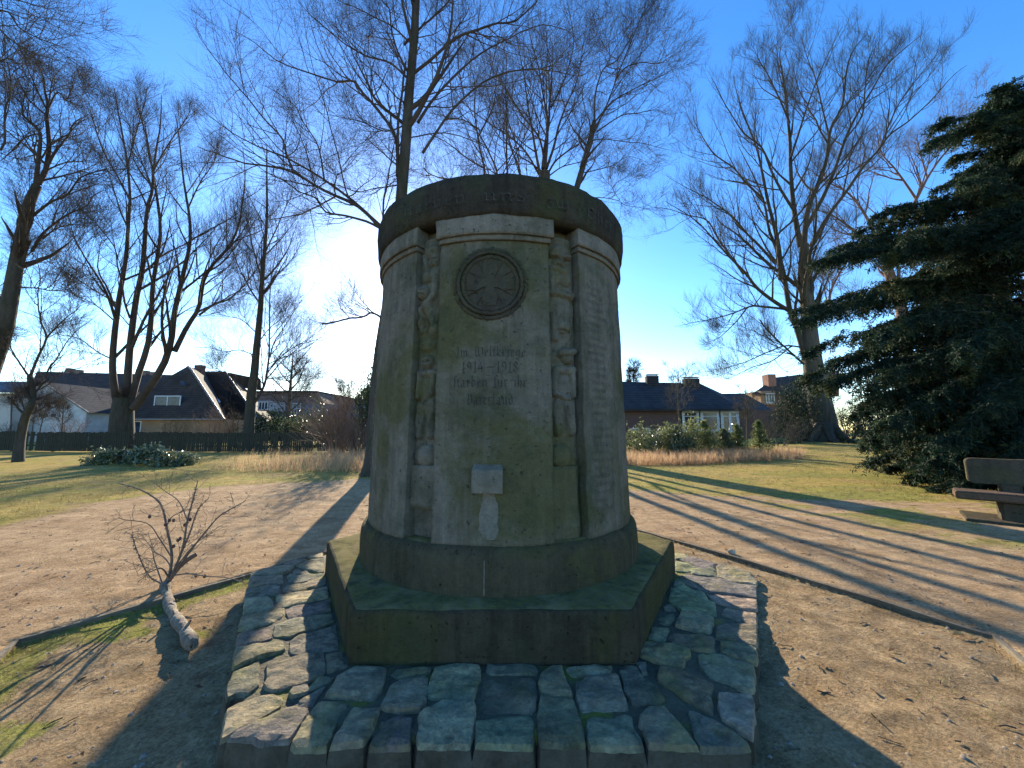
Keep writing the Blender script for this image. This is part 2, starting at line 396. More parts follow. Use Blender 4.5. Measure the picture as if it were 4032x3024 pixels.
# ---- relief strips with figures
def relief(a0, a1, mirror, fig, seed):
    nu, nv = 60, 330; Wd, Hd = .22, 1.555
    u, v = np.meshgrid(np.linspace(0, 1, nu), np.linspace(0, 1, nv)); z = 2.79+(1.235-2.79)*v
    X = (1-u if mirror else u)*Wd; Y = v*Hd
    X = X+(fbm(Y*9, X*9, 3, seed)-.5)*.012; Y = Y+(fbm(X*9+4, Y*9, 3, seed+1)-.5)*.016
    h = .014*(1-np.abs(2*u-1)**6)
    def ell(x, y, rx_, ry_, a, pw=.5): return a*np.clip(1-((X-x)/rx_)**2-((Y-y)/ry_)**2, 0, 1)**pw
    def cap_(x0, y0, x1, y1, r0, r1, a):
        ex, ey = x1-x0, y1-y0; t = np.clip(((X-x0)*ex+(Y-y0)*ey)/(ex*ex+ey*ey), 0, 1); d = np.hypot(X-x0-ex*t, Y-y0-ey*t)/(r0+(r1-r0)*t)
        return a*np.sqrt(np.clip(1-d*d, 0, 1))
    for k in fig:
        if k[0] == 'e': h = np.maximum(h, ell(*k[1:]))
        elif k[0] == 'c': h = np.maximum(h, cap_(*k[1:]))
        elif k[0] == 'g': h = h-np.clip(cap_(*k[1:]), 0, 1)
        elif k[0] == 'f':
            _, y0, y1, sl, fr, am = k; w = sstep(y0, y0+.05, Y)*(1-sstep(y1-.05, y1, Y)); s_ = np.sin(fr*(X+sl*(Y-y0))*6.28+2.5*fbm(X*10, Y*6, 3, seed)); h = h+w*am*(1-np.abs(s_))
    h = h+(fbm(X*60, Y*60, 3, seed)-.5)*.007+(fbm(X*18, Y*18, 3, seed+2)-.5)*.010
    edge = np.minimum(1, np.minimum(u, 1-u)/.05); h = np.maximum(h, 0)*edge**.5
    an = a0+(a1-a0)*u; r = .982-.012*(1-v)+h*.78; A = np.radians(an)
    V = np.stack([C0.x+r*np.sin(A), C0.y-r*np.cos(A), z], -1).reshape(-1, 3)
    ii = (np.arange(nv-1)[:, None]*nu+np.arange(nu-1)[None, :]).ravel(); Q = np.stack([ii, ii+nu, ii+nu+1, ii+1], 1)
    if a0 > a1: Q = Q[:, ::-1]
    return link('figure_relief', npmesh('figure_relief', V, Q), M_COL, mon)
FR = [('e',.10,.105,.070,.055,.066),('c',.035,.14,.17,.14,.02,.02,.07),('e',.095,.185,.05,.06,.062),('c',.10,.17,.097,.205,.010,.014,.078),('g',.06,.170,.085,.168,.010,.010,.022),('g',.112,.168,.138,.170,.010,.010,.022),('g',.075,.222,.118,.224,.006,.006,.014),
      ('c',.05,.235,.14,.25,.03,.03,.052),('e',.06,.30,.06,.07,.052),('e',.15,.29,.055,.07,.050),('c',.045,.30,.035,.40,.036,.03,.062),('c',.035,.41,.165,.425,.030,.024,.066),('e',.180,.415,.030,.034,.078),('g',.165,.405,.197,.40,.004,.004,.014),('g',.165,.418,.20,.416,.004,.004,.014),('g',.168,.431,.197,.431,.004,.004,.014),
      ('e',.11,.50,.085,.16,.040),('f',.45,.74,.12,11,.020),('e',.125,.635,.065,.055,.062),('g',.07,.66,.17,.67,.008,.008,.018),('c',.05,.56,.06,.72,.025,.03,.050),
      ('e',.145,.835,.052,.058,.080),('c',.10,.82,.19,.80,.028,.028,.076),('g',.122,.838,.138,.836,.009,.009,.024),('g',.158,.836,.174,.84,.009,.009,.024),('c',.148,.835,.148,.865,.007,.010,.090),('g',.132,.886,.164,.886,.005,.005,.016),
      ('c',.07,.93,.19,.925,.034,.034,.056),('c',.06,.94,.045,1.08,.030,.026,.060),('c',.048,1.09,.13,1.12,.026,.022,.066),('e',.14,1.12,.028,.026,.074),('c',.185,.94,.19,1.10,.024,.022,.056),('e',.12,1.05,.065,.12,.044),
      ('c',.08,1.16,.06,1.34,.044,.030,.054),('c',.15,1.16,.17,1.34,.042,.028,.056),('f',1.13,1.38,-.1,10,.016),('e',.09,1.49,.082,.085,.078)]
FL = [('e',.12,.10,.065,.055,.060),('e',.135,.17,.05,.055,.060),('g',.10,.16,.12,.16,.009,.009,.022),('g',.145,.16,.165,.162,.009,.009,.022),('c',.135,.165,.137,.195,.008,.011,.074),('g',.115,.213,.155,.213,.005,.005,.015),('c',.06,.13,.08,.24,.022,.02,.052),
      ('e',.15,.27,.06,.06,.052),('e',.075,.27,.05,.055,.048),('e',.055,.385,.050,.055,.082),('g',.03,.395,.075,.405,.005,.005,.018),('g',.05,.375,.09,.37,.005,.005,.016),('c',.16,.28,.14,.42,.034,.03,.058),('c',.13,.42,.07,.50,.030,.026,.060),
      ('c',.09,.47,.15,.62,.040,.024,.056),('c',.05,.50,.06,.66,.028,.022,.050),('f',.42,.74,.5,9,.022),('e',.15,.66,.045,.07,.054),('e',.10,.76,.08,.05,.046),
      ('e',.11,.875,.052,.052,.076),('g',.088,.872,.102,.870,.008,.008,.022),('g',.122,.870,.136,.872,.008,.008,.022),('c',.112,.87,.112,.898,.006,.009,.086),('c',.05,.95,.17,.955,.032,.032,.056),('c',.05,.96,.04,1.10,.028,.024,.058),('c',.165,.96,.15,1.07,.028,.024,.060),('c',.15,1.08,.10,1.13,.024,.020,.066),
      ('e',.10,1.05,.07,.12,.044),('c',.07,1.16,.06,1.36,.040,.030,.052),('c',.14,1.15,.15,1.36,.040,.028,.056),('f',1.12,1.40,.35,9,.018),('e',.11,1.49,.085,.08,.070)]
relief(19.2, 32.5, False, FR, 5)
relief(-21.2, -34.2, True, FL, 6)
relief(199.2, 212.5, False, FR, 7); relief(158.8, 145.8, True, FL, 8)
panel('figure_pedestal', 19.3, 31.0, -.035, DT-.012, 1.235, M_COL, mon, nz=14)
panel('figure_pedestal', -33.5, -21.3, -.035, .975, 1.24, M_COL, mon, nz=10)
panel('figure_pedestal', 199.3, 211, -.035, DT-.012, 1.235, M_COL, mon, nz=14)
# ---- cap ring
cap = lathe('cap', [(.93, 2.862), (1.02, 2.852), (1.066, 2.862), (1.078, 2.90), (1.084, 2.96), (1.09, 3.04), (1.088, 3.10), (1.072, 3.14), (1.03, 3.162), (.8, 3.185), (.4, 3.2), (.02, 3.205)], M_CAP, mon, n=200, amp=.011, sc=5)

# ---- wreath and cross on the front panel
WZ, WA = 2.405, -2.3
def onp(s, z, off, a0=WA):            # s metres sideways along the surface
    r = rad(z); return rx(r+off, a0+math.degrees(s/r), z)
bm = bmesh.new()
def blob(bm, c, ax, ay, az, ra, rb, rc, seg=8, rings=5):
    vs = []
    for i in range(rings+1):
        t = math.pi*i/rings
        for k in range(seg):
            q = 2*math.pi*k/seg; vs.append(bm.verts.new(c+ax*(ra*math.cos(t))+ay*(rb*math.sin(t)*math.cos(q))+az*(rc*math.sin(t)*math.sin(q))))
    for i in range(rings):
        for k in range(seg):
            try: bm.faces.new((vs[i*seg+k], vs[i*seg+(k+1) % seg], vs[(i+1)*seg+(k+1) % seg], vs[(i+1)*seg+k])).smooth = True
            except ValueError: pass
rr = random.Random(3)
for k in range(46):
    t = 2*math.pi*k/46
    for j, (ro, sw) in enumerate(((.178, .35), (.205, 0), (.232, -.35))):
        tt = t+rr.uniform(-.03, .03); s, zz = ro*math.sin(tt), ro*math.cos(tt); c = onp(s, WZ+zz, .004+(.012 if j == 1 else 0))
        sg = 1 if s > 0 else -1; an = tt+math.pi/2+(sw+rr.uniform(-.25, .25))*sg
        e = .01; u = (onp(s+e*math.sin(an), WZ+zz+e*math.cos(an), 0)-onp(s, WZ+zz, 0)).normalized(); n_ = (onp(s, WZ, .1)-onp(s, WZ, 0)).normalized(); v = u.cross(n_)
        blob(bm, c, u, v, n_, .030, .013, .011)
obj('wreath', bm, M_CROSS, mon)
# disc behind and a raised cross pattee
def curved_plate(name, outline, off, m, parent, thick=.01, z0=WZ):
    vs = []; n = len(outline)
    for (s, z) in outline: vs.append(onp(s, z0+z, off+thick))
    for (s, z) in outline: vs.append(onp(s, z0+z, off-.004))
    cen = onp(0, z0, off+thick); vs.append(cen)
    fs = [(i, (i+1) % n, 2*n) for i in range(n)]+[(i, i+n, (i+1) % n+n, (i+1) % n) for i in range(n)]
    return pyobj(name, vs, fs, m, parent)
disc = [(.170*math.sin(2*math.pi*k/40), .170*math.cos(2*math.pi*k/40)) for k in range(40)][::-1]
curved_plate('medallion', disc, .001, M_CROSS, mon, .004)
arm = []
for q in range(4):
    a = q*math.pi/2
    for (lx, ly) in ((.028, .028), (.034, .055), (.050, .09), (.082, .140), (.04, .150), (0, .152), (-.04, .150), (-.082, .140), (-.050, .09), (-.034, .055)):
        arm.append((lx*math.cos(a)+ly*math.sin(a), -lx*math.sin(a)+ly*math.cos(a)))
cr = []
for q in range(4): cr += arm[q*10:(q+1)*10][::-1] if False else arm[q*10:(q+1)*10]
ang = sorted(cr, key=lambda p: math.atan2(p[1], p[0])); 
curved_plate('cross', ang, .004, M_CROSS, mon, .007)
# ---- small pale spout block
sa = -1.95
bm = bmesh.new(); rs_ = rad(1.17)
P = []
for (zz, off) in ((1.098, .062), (1.16, .068), (1.215, .066), (1.232, .058), (1.258, .004)):
    P.append([bm.verts.new(onp(s, zz+.002*math.sin(s*60), off+.002*math.sin(s*90+zz*50), sa-.4)) for s in (-.086, -.05, 0, .04, .086)])
for zz, off in ((1.258, -.03), (1.098, -.03)):
    P.append([bm.verts.new(onp(s, zz, off, sa-.4)) for s in (-.086, -.05, 0, .04, .086)])
P.append(P[0])
for i in range(len(P)-1):
    for k in range(4): bm.faces.new((P[i][k], P[i][k+1], P[i+1][k+1], P[i+1][k]))
for k in (0, 4): bm.faces.new([P[i][k] for i in range(7)][::(-1 if k == 0 else 1)])
bmesh.ops.recalc_face_normals(bm, faces=bm.faces[:])
obj('spout', bm, M_SPOUT, mon)
# limescale run below the spout
run = [(-.035, 0), (.03, 0), (.04, -.06), (.055, -.13), (.07, -.2), (.06, -.235), (.02, -.25), (-.03, -.225), (-.045, -.15), (-.04, -.07)]
M_RUN = mottled('limescale_run', (.175, .162, .125), (.145, .134, .10), 5, bs=50)
vs = []; rn = random.Random(8); nr = 24
for i in range(nr+1):
    t = i/nr; wl_ = (.030+.030*math.sin(t*2.6))*(1 if t < .93 else .7)+rn.uniform(-.006, .006); cx_ = .006*math.sin(t*7)+.012*t
    for k in range(7): f = k/6; vs.append(onp(cx_+(2*f-1)*wl_, 1.094-.27*t, .0052-.0058*abs(2*f-1)**3, sa-.4))
pyobj('limescale_stain', vs, [(i*7+k, i*7+k+7, i*7+k+8, i*7+k+1) for i in range(nr) for k in range(6)], M_RUN, mon, True)

# ---- blackletter glyphs drawn with a broad nib; unit = x-height 1
S = {}
def gl(ch, adv, *st): S[ch] = (adv, st)
gl('i', .5, [(.12,1),(.22,.88),(.22,.12),(.34,0)], [(.24,1.35),(.26,1.42)])
gl('n', .95, [(.08,1),(.2,.88),(.2,.1),(.3,0)], [(.22,.8),(.5,1),(.62,.88),(.62,.12),(.74,0)])
gl('m', 1.35, [(.08,1),(.2,.88),(.2,.1),(.3,0)], [(.22,.8),(.48,1),(.58,.88),(.58,.1),(.68,0)], [(.6,.8),(.86,1),(.98,.88),(.98,.12),(1.1,0)])
gl('u', .95, [(.08,1),(.2,.88),(.2,.12),(.35,0),(.6,.15)], [(.5,1),(.62,.88),(.62,.12),(.74,0)])
gl('ü', .95, [(.08,1),(.2,.88),(.2,.12),(.35,0),(.6,.15)], [(.5,1),(.62,.88),(.62,.12),(.74,0)], [(.2,1.35),(.22,1.42)], [(.55,1.35),(.57,1.42)])
gl('r', .7, [(.08,1),(.2,.88),(.2,.1),(.32,0)], [(.25,.85),(.42,1),(.56,.88)])
gl('a', .9, [(.15,.85),(.4,1),(.55,.88),(.55,.12),(.68,0)], [(.52,.55),(.2,.4),(.18,.12),(.32,0),(.52,.15)])
gl('b', .9, [(.2,1.6),(.2,.12),(.38,0),(.6,.2),(.6,.75),(.42,1),(.25,.82)])
gl('h', .9, [(.2,1.6),(.2,.05)], [(.22,.82),(.45,1),(.6,.82),(.6,.1),(.42,-.35)])
gl('k', .85, [(.2,1.6),(.2,.0),(.32,0)], [(.22,.85),(.45,1.05),(.55,.8),(.3,.55)], [(.3,.55),(.5,.1),(.62,0)])
gl('l', .5, [(.2,1.6),(.2,.12),(.34,0)])
gl('t', .55, [(.22,1.3),(.22,.12),(.38,0)], [(.02,.98),(.42,.98)])
gl('d', .9, [(.1,1.5),(.35,1.35),(.6,.95),(.6,.2),(.4,0),(.2,.15),(.18,.8),(.42,.95),(.6,.75)])
gl('e', .75, [(.5,.15),(.34,0),(.18,.15),(.18,.85),(.38,1),(.52,.85),(.5,.62),(.2,.5)])
gl('g', .9, [(.55,1),(.3,.98),(.18,.8),(.18,.3),(.36,.15),(.58,.35)], [(.5,1.02),(.62,.85),(.62,-.15),(.42,-.4),(.15,-.25)])
gl('f', .55, [(.22,-.2),(.22,1.3),(.4,1.6),(.55,1.45)], [(.05,.98),(.45,.98)])
gl('s', .55, [(.22,-.05),(.22,1.3),(.38,1.6),(.52,1.48)], [(.1,.95),(.24,.95)])
gl('$', .75, [(.52,.9),(.3,1),(.18,.78),(.5,.42),(.5,.12),(.32,0),(.12,.12)])
gl('z', .7, [(.1,1),(.35,1.02),(.5,.82),(.3,.58),(.52,.3),(.45,-.15),(.22,-.35),(.08,-.2)])
gl('I', .8, [(.05,1.45),(.3,1.6),(.5,1.45),(.42,1.3),(.42,.15),(.3,-.1),(.05,.05)])
gl('W', 1.5, [(.1,1.3),(.25,1.55),(.3,1.3),(.25,.2),(.5,0),(.7,.15)], [(.65,1.5),(.7,.15),(.95,0),(1.25,.25),(1.3,1.1),(1.1,1.45),(.95,1.25)])
gl('V', 1.1, [(.1,1.3),(.3,1.55),(.38,1.3),(.32,.25),(.55,0),(.85,.25),(.9,1.1),(.7,1.45),(.5,1.3)])
gl('E', 1.1, [(.85,1.3),(.6,1.55),(.25,1.3),(.2,.4),(.45,0),(.8,.2)], [(.25,.8),(.7,.85)])
gl('0', .75, [(.35,1.4),(.12,1.1),(.12,.3),(.35,0),(.58,.3),(.58,1.1),(.35,1.4)])
gl('1', .55, [(.1,1.2),(.28,1.4),(.28,.05)], [(.12,0),(.45,0)])
gl('9', .8, [(.55,.85),(.35,.65),(.15,.9),(.32,1.35),(.58,1.1),(.56,.4),(.25,0)])
gl('4', .85, [(.5,1.4),(.1,.5),(.7,.5)], [(.5,.85),(.5,0)])
gl('8', .8, [(.35,.75),(.58,1.05),(.36,1.38),(.14,1.08),(.35,.75),(.6,.38),(.36,0),(.1,.35),(.35,.75)])
gl('5', .75, [(.6,1.38),(.2,1.38),(.18,.8),(.5,.75),(.56,.3),(.3,0),(.1,.1)])
gl('6', .75, [(.5,1.38),(.2,.8),(.16,.3),(.36,0),(.58,.3),(.4,.65),(.18,.5)])
gl('7', .7, [(.1,1.38),(.58,1.38),(.3,0)])
gl('2', .75, [(.12,1.1),(.35,1.4),(.55,1.1),(.1,.05),(.6,.02)])
gl('3', .75, [(.12,1.3),(.5,1.3),(.32,.8),(.56,.5),(.34,0),(.1,.15)])
gl('.', .35, [(.15,.0),(.17,.08)])
gl('-', 1.3, [(.25,.65),(1.0,.65)])
gl(' ', .75)
def letters(bm, text, mp, x0, z0, sc, nib=.075, squeeze=1.0):
    """mp(s, z) -> world point"""
    x = x0; cs, sn = math.cos(R_(40)), math.sin(R_(40))
    for ch in text:
        adv, st = S[ch]
        for pl in st:
            for (a, b) in zip(pl[:-1], pl[1:]):
                ax, ay, bx_, by_ = a[0]*squeeze, a[1], b[0]*squeeze, b[1]
                q = [(ax-nib*cs, ay-nib*sn), (ax+nib*cs, ay+nib*sn), (bx_+nib*cs, by_+nib*sn), (bx_-nib*cs, by_-nib*sn)]
                ar = sum(q[i][0]*q[(i+1) % 4][1]-q[(i+1) % 4][0]*q[i][1] for i in range(4))
                if abs(ar) < 1e-4: continue
                if ar < 0: q = q[::-1]
                bm.faces.new([bm.verts.new(mp(x+u*sc, z0+w*sc)) for (u, w) in q])
        x += adv*sc*squeeze
    return x
def twidth(text, sc, sq=1): return sum(S[c][0] for c in text)*sc*sq
bm = bmesh.new()
for (txt, z, sc, cen) in (('Im Weltkriege', 1.925, .040, 0.0), ('1914-1918', 1.823, .050, 0.0), ('starben für ihr', 1.732, .044, 0.0), ('Vaterland', 1.622, .045, 0.0)):
    w = twidth(txt, sc); fit = {'Im Weltkriege': .45, '1914-1918': .365, 'starben für ihr': .47, 'Vaterland': .30}[txt]/w
    letters(bm, txt, lambda s, zz: onp(s, zz, .0065, -2.0), -w*fit/2, z, sc, squeeze=fit)
obj('inscription', bm, M_GROOVE, mon)
for (txt, a0, a1) in (('starben', -37, -9.5), ('un$', -4.5, 11), ('zur', 17.5, 28), ('Ehre', 34, 52)):
    bm = bmesh.new(); sc = .052; w = twidth(txt, sc); L = R_(a1-a0)*1.09
    letters(bm, txt, lambda s, zz: rx(1.1, a0+math.degrees(s/1.1), zz), 0, 2.935, sc, nib=.08, squeeze=L/w)
    obj('inscribed_word', bm, M_GROOVE, cap)
# rows of names and dates on the side panels
rr = random.Random(11)
for (pn, aa, ab) in ((PA[1], 37, 76), (PA[3], -74, -37)):
    bm = bmesh.new(); z = 2.45; 
    while z > .93:
        for c, (c0, c1) in enumerate(((aa, aa+(ab-aa)*.52), (aa+(ab-aa)*.66, ab-1.5)) if pn is PA[1] else ((aa, aa+(ab-aa)*.52), (ab-12, ab-1.5))):
            if c == 0: txt = ''.join(rr.choice('nuiernmtlabe') for _ in range(rr.randint(8, 13)))
            else: txt = '%d.%d.1%d' % (rr.randint(1, 28), rr.randint(1, 9), rr.choice((4, 5, 6, 7, 8)))
            sc = .021; w = twidth(txt, sc); L = min(w, R_(c1-c0)*rad(z))
            letters(bm, txt, lambda s, zz: rx(rad(zz)+.0115, c0+math.degrees(s/rad(zz)), zz), 0, z, sc, nib=.07, squeeze=L/w)
        z -= .052
    obj('names', bm, bpy.data.materials.get('faded_names') or mottled('faded_names', (.065, .06, .046), (.10, .09, .07), 9, bump=.001), pn)

# ================================================================== PAVED PLATFORM
plat = empty('paved_platform', C0, 'raised hexagonal platform of rough grey quartzite paving round the memorial with mossy joints', 'platform')
PTAG = 'p'
STONES = """L 540,455 700,420 930,370 1090,375 1040,435 940,485 760,500 510,512
L 512,525 760,512 935,497 940,600 800,612 480,650 495,580
L 960,350 1110,290 1260,275 1240,300 1180,320 1100,368
L 1300,235 1490,190 1490,265 1400,270
L 1260,310 1500,280 1500,450 1440,460 1130,372
L 1090,430 1160,405 1330,440 1240,465 1090,462
L 1000,520 1060,475 1300,480 1480,460 1480,505 1240,570 1110,595 1040,580
L 960,670 1000,620 1200,600 1450,540 1530,540 1500,625 1400,650 1200,690 960,710
L 460,670 790,620 900,640 910,700 880,760 640,790 440,810
L 430,830 740,810 800,850 830,940 420,1020
L 860,790 900,760 1250,710 1540,650 1560,790 1380,830 1250,860 1130,890 980,920 860,900
L 400,1040 750,960 960,930 960,1010 920,1070 800,1130 500,1200 360,1215
L 1000,960 1060,925 1200,900 1570,830 1600,980 1420,1010 1170,1050 1040,1080 1000,1010
L 350,1260 740,1200 760,1250 750,1320 800,1340 650,1390 320,1430
L 840,1160 930,1130 1100,1070 1200,1060 1600,1020 1640,1120 1480,1190 1200,1270 1050,1320 830,1310
L 310,1470 960,1375 985,1500 870,1535 495,1650 263,1769 285,1600 !
L 1050,1380 1190,1310 1450,1240 1660,1180 1700,1480 1500,1520 1230,1560 1070,1550 1050,1500
A 1480,40 1690,10 1740,150 1770,200 1500,285
A 260,260 600,140 620,210 605,440 470,545 300,540 190,620 180,480 !
A 715,170 1150,55 1430,20 1470,120 1470,290 1350,350 1220,400 1000,465 800,520 700,480 690,430 720,350
A 190,740 300,680 560,600 780,570 890,575 920,640 900,720 780,800 500,950 190,1120 110,1160 150,950 !
A 200,1150 330,1050 700,890 980,760 1150,745 1215,745 1260,800 1220,850 1150,960 1060,1100 1000,1185 800,1190 650,1210 560,1165 330,1155 !
A 1020,560 1060,480 1230,460 1240,520 1190,560 1050,600
A 1250,510 1380,370 1600,350 1480,430 1340,480
A 1140,640 1230,590 1330,540 1490,450 1420,540 1310,700 1250,720 1140,710
A 1270,800 1380,690 1790,680 1740,760 1640,900 1560,1120 1500,1260 1250,1260 1080,1270 1040,1190 1170,970 !
A 1640,360 1900,215 2212,240 2260,250 2255,330 2220,500 2110,630 1850,620 1480,600 1560,500
A 1830,760 2190,745 2180,850 2080,1050 1980,1215 1720,1235 1540,1260 1640,1100 !
B 380,640 460,480 590,370 900,355 950,370 940,500 900,690 850,780 560,795 330,750
B 480,310 560,230 1000,220 970,290 560,345
B 1060,240 1330,190 1630,220 1640,330 1540,640 1160,620 960,600 980,420
B 330,920 600,830 740,860 720,1240 200,1250 190,1200 290,1060 !
B 840,860 900,790 1200,660 1530,660 1580,740 1570,960 1500,1220 1100,1230 830,1230 !
B 1690,420 1740,340 2290,330 2370,390 2385,600 2360,740 2320,815 2000,800 1690,790 1660,650
B 1740,180 2350,180 2390,240 2385,305 1800,305 1745,270
B 1600,940 1800,880 2060,860 2330,855 2350,950 2345,1100 2320,1235 2000,1230 1600,1230 1590,1020 !
C 430,300 560,210 710,205 730,280 820,500 845,610 600,590 440,540 425,400
C 770,230 1000,200 1360,190 1365,250 1320,305 1000,320 830,325
C 430,620 520,600 860,650 940,880 1000,1130 1010,1240 700,1240 430,1240 400,850 !
C 910,430 1050,350 1400,335 1450,380 1500,560 1580,760 1050,795 980,790 920,620
C 1040,890 1150,850 1550,825 1640,880 1660,1020 1760,1170 1750,1250 1350,1255 1090,1250 1050,1100 !
C 1470,260 1560,200 1680,210 1760,320 1950,460 2060,620 1970,680 1680,710 1540,540 1540,430
D 350,165 480,130 490,290 430,290
D 650,320 690,225 900,240 1170,360 1345,450 1345,800 1290,790 980,620 660,400
D 400,870 520,760 720,745 830,850 920,970 1060,1140 1160,1255 880,1255 520,1255 450,1020 410,980 !
D 1045,790 1120,800 1350,900 1600,1050 1820,1170 1850,1240 1650,1255 1350,1255 1190,1255 1080,1020 !
D 1440,570 1600,560 1880,600 1910,700 1890,960 1880,1110 1700,1030 1480,900 1430,720 !
D 1160,50 1220,10 1500,40 1890,160 1910,250 1895,500 1740,480 1500,400 1320,340 1190,200 !
R 210,1390 600,1420 850,1520 830,1600 770,1650 750,1740 560,1700 400,1680 150,1580
R 560,1300 900,1280 980,1265 1200,1340 1200,1550 960,1510 600,1400 550,1350
R 330,1170 520,1165 560,1210 510,1340 470,1370 270,1320
R 1290,1400 1560,1400 1790,1480 1800,1600 1790,1690 1600,1650 1300,1540 !
R 1230,1200 1260,1120 1500,1130 1800,1160 1810,1440 1740,1450 1600,1420 1220,1330 !
R 1300,900 1380,890 1580,950 1800,980 1800,1150 1600,1125 1440,1050 1310,1010 !
R 740,970 1000,980 1180,1040 1170,1150 1130,1260 960,1240 650,1170 700,1060
R 600,640 740,600 1060,680 1100,800 1200,850 1220,1010 1000,965 740,955 650,880 560,800
R 1090,690 1300,700 1800,780 1800,930 1600,920 1400,880 1230,830 1130,760 !
R 720,440 900,440 1260,490 1560,570 1790,610 1800,770 1500,725 1180,690 1000,655 830,590 700,560 !
R 1230,330 1270,290 1500,330 1720,440 1810,520 1790,590 1650,565 1450,540 1250,470 1240,400 !
R 700,220 850,180 1100,240 1240,290 1200,330 1000,350 900,300 790,250
R 650,260 790,250 990,350 880,380 760,390 650,380
R 650,110 830,160 800,190 650,210
R 1000,360 1200,340 1240,420 1250,480 900,430 870,390
R 420,1040 620,980 640,1060 540,1150 370,1130
R 480,880 600,820 650,930 500,940
R 660,480 780,500 780,590 620,590"""
polys = []
for ln in STONES.splitlines():
    t = ln.split(); out = t[-1] == '!'; pts = [tuple(map(float, s.split(','))) for s in t[1:] if s != '!']
    polys.append(([gp(t[0], x, y, TW).xy for (x, y) in pts], out))
# the far half of the platform, stones laid in rings
HX = [rx(2.06, 30+60*k, 0).xy for k in range(6)]
rr = random.Random(5)
for k in (1, 2, 3):          # three back sides; k=0: right side corner .. 
    a_o, b_o = rx(2.03, 30+60*k, 0).xy, rx(2.03, 90+60*k, 0).xy
    a_i, b_i = rx(1.46, 30+60*k, 0).xy, rx(1.46, 90+60*k, 0).xy
    n = 6
    for r in range(3):
        cuts = [0]+sorted(j/n+rr.uniform(-.05, .05) for j in range(1, n))+[1]
        for j in range(n):
            q = []
            for (u, w) in ((cuts[j]+.01, r/3+.02), (cuts[j+1]-.01, r/3+.02), (cuts[j+1]-.01, (r+1)/3-.03), (cuts[j]+.01, (r+1)/3-.03)):
                q.append(a_o.lerp(b_o, u).lerp(a_i.lerp(b_i, u), w)+Vector((rr.uniform(-.015, .015), rr.uniform(-.015, .015))))
            c = sum(q, Vector((0, 0)))/4
            if c.y > 4.15 or (k == 2): polys.append((q, r == 0))
def slab(bmv, poly, outer, tint, dz):
    """rough-topped stone; returns verts, faces lists"""
    ar = sum(poly[i].x*poly[(i+1) % len(poly)].y-poly[(i+1) % len(poly)].x*poly[i].y for i in range(len(poly)))
    if ar < 0: poly = poly[::-1]
    c = sum(poly, Vector((0, 0)))/len(poly)
    if not outer: poly = [p+(p-c).normalized()*.011 for p in poly]
    else: poly = [p+(p-c).normalized()*.006 for p in poly]
    # round the corners, then resample with chipped edges
    ch = []
    n = len(poly)
    for i in range(n):
        p, a, b = poly[i], poly[i-1], poly[(i+1) % n]
        la, lb = (a-p).length, (b-p).length; r = min(.018, la*.3, lb*.3)
        ch += [p+(a-p)/la*r, p*.7+(p+(a-p)/la*r)*.15+(p+(b-p)/lb*r)*.15, p+(b-p)/lb*r]
    bd = []
    for i in range(len(ch)):
        a, b = ch[i], ch[(i+1) % len(ch)]; L = (b-a).length; m = max(1, int(L/.022))
        for j in range(m):
            q = a.lerp(b, j/m); w = noise.noise(Vector((q.x*28, q.y*28, dz*90)))*.007; d = (q-c); 
            bd.append(q+d/max(d.length, .01)*w)
    nb = len(bd); xs = [p.x for p in bd]; ys = [p.y for p in bd]; ins = []
    inn = [p+(c-p)*min(.3, .007/max((p-c).length, .03)) for p in bd]
    PX = np.array([p.x for p in inn]); PY = np.array([p.y for p in inn])
    gx_, gy_ = np.meshgrid(np.arange(min(xs), max(xs), .02), np.arange(min(ys), max(ys), .02)); sdv = sdist(gx_, gy_, [tuple(p) for p in inn])
    pts = [Vector((a, b)) for a, b, s in zip(gx_.ravel()+RNG.uniform(-.005, .005, gx_.size), gy_.ravel()+RNG.uniform(-.005, .005, gx_.size), sdv.ravel()) if s > .014]
    allp = inn+pts
    vs_, es_, fs_, *_ = geometry.delaunay_2d_cdt(allp, [(i, (i+1) % nb) for i in range(nb)], [], 1, 1e-6)
    tilt = Vector((rr.uniform(-.03, .03), rr.uniform(-.03, .03)))
    base = len(bmv[0]); 
    for i, p in enumerate(vs_):
        q = Vector((p.x*7, p.y*7, dz*50)); edge = -.004 if i < nb else 0
        st = noise.noise(Vector((p.x*13, p.y*13, dz*70)))*.006+abs(noise.noise(Vector((p.x*5+p.y*9, p.y*11-p.x*3, dz*700))))*.007
        z = TW+dz+edge+noise.noise(q)*.010+noise.noise(q*3.5)*.005+st+tilt.dot(p-c)
        bmv[0].append((p.x, p.y, z)); bmv[2].append(tint)
    for f in fs_: bmv[1].append(tuple(base+i for i in f)); bmv[3].append(0)
    # skirt
    levels = [(0, TW+dz-.02), (.0, TW-.035)] if not outer else [(.002, TW+dz-.022), (.010, TW-.07), (.012, TW-.14), (.010, TW-.2), (.0, -.05)]
    prev = list(range(base, base+nb))
    for li, (o, z) in enumerate(levels):
        s0 = len(bmv[0])
        for i, p in enumerate(bd):
            d = (p-c).normalized(); w = o+(noise.noise(Vector((p.x*9, p.y*9, z*14)))*.016+noise.noise(Vector((p.x*30, p.y*30, z*40)))*.006 if li else 0)
            t_ = tilt.dot(p-c) if li == 0 else 0
            bmv[0].append((p.x+d.x*w, p.y+d.y*w, z+t_)); bmv[2].append(tint)
        cur = list(range(s0, s0+nb))
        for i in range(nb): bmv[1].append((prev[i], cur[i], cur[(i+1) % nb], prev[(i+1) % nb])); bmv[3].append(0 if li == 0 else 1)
        prev = cur
bmv = ([], [], [], [])
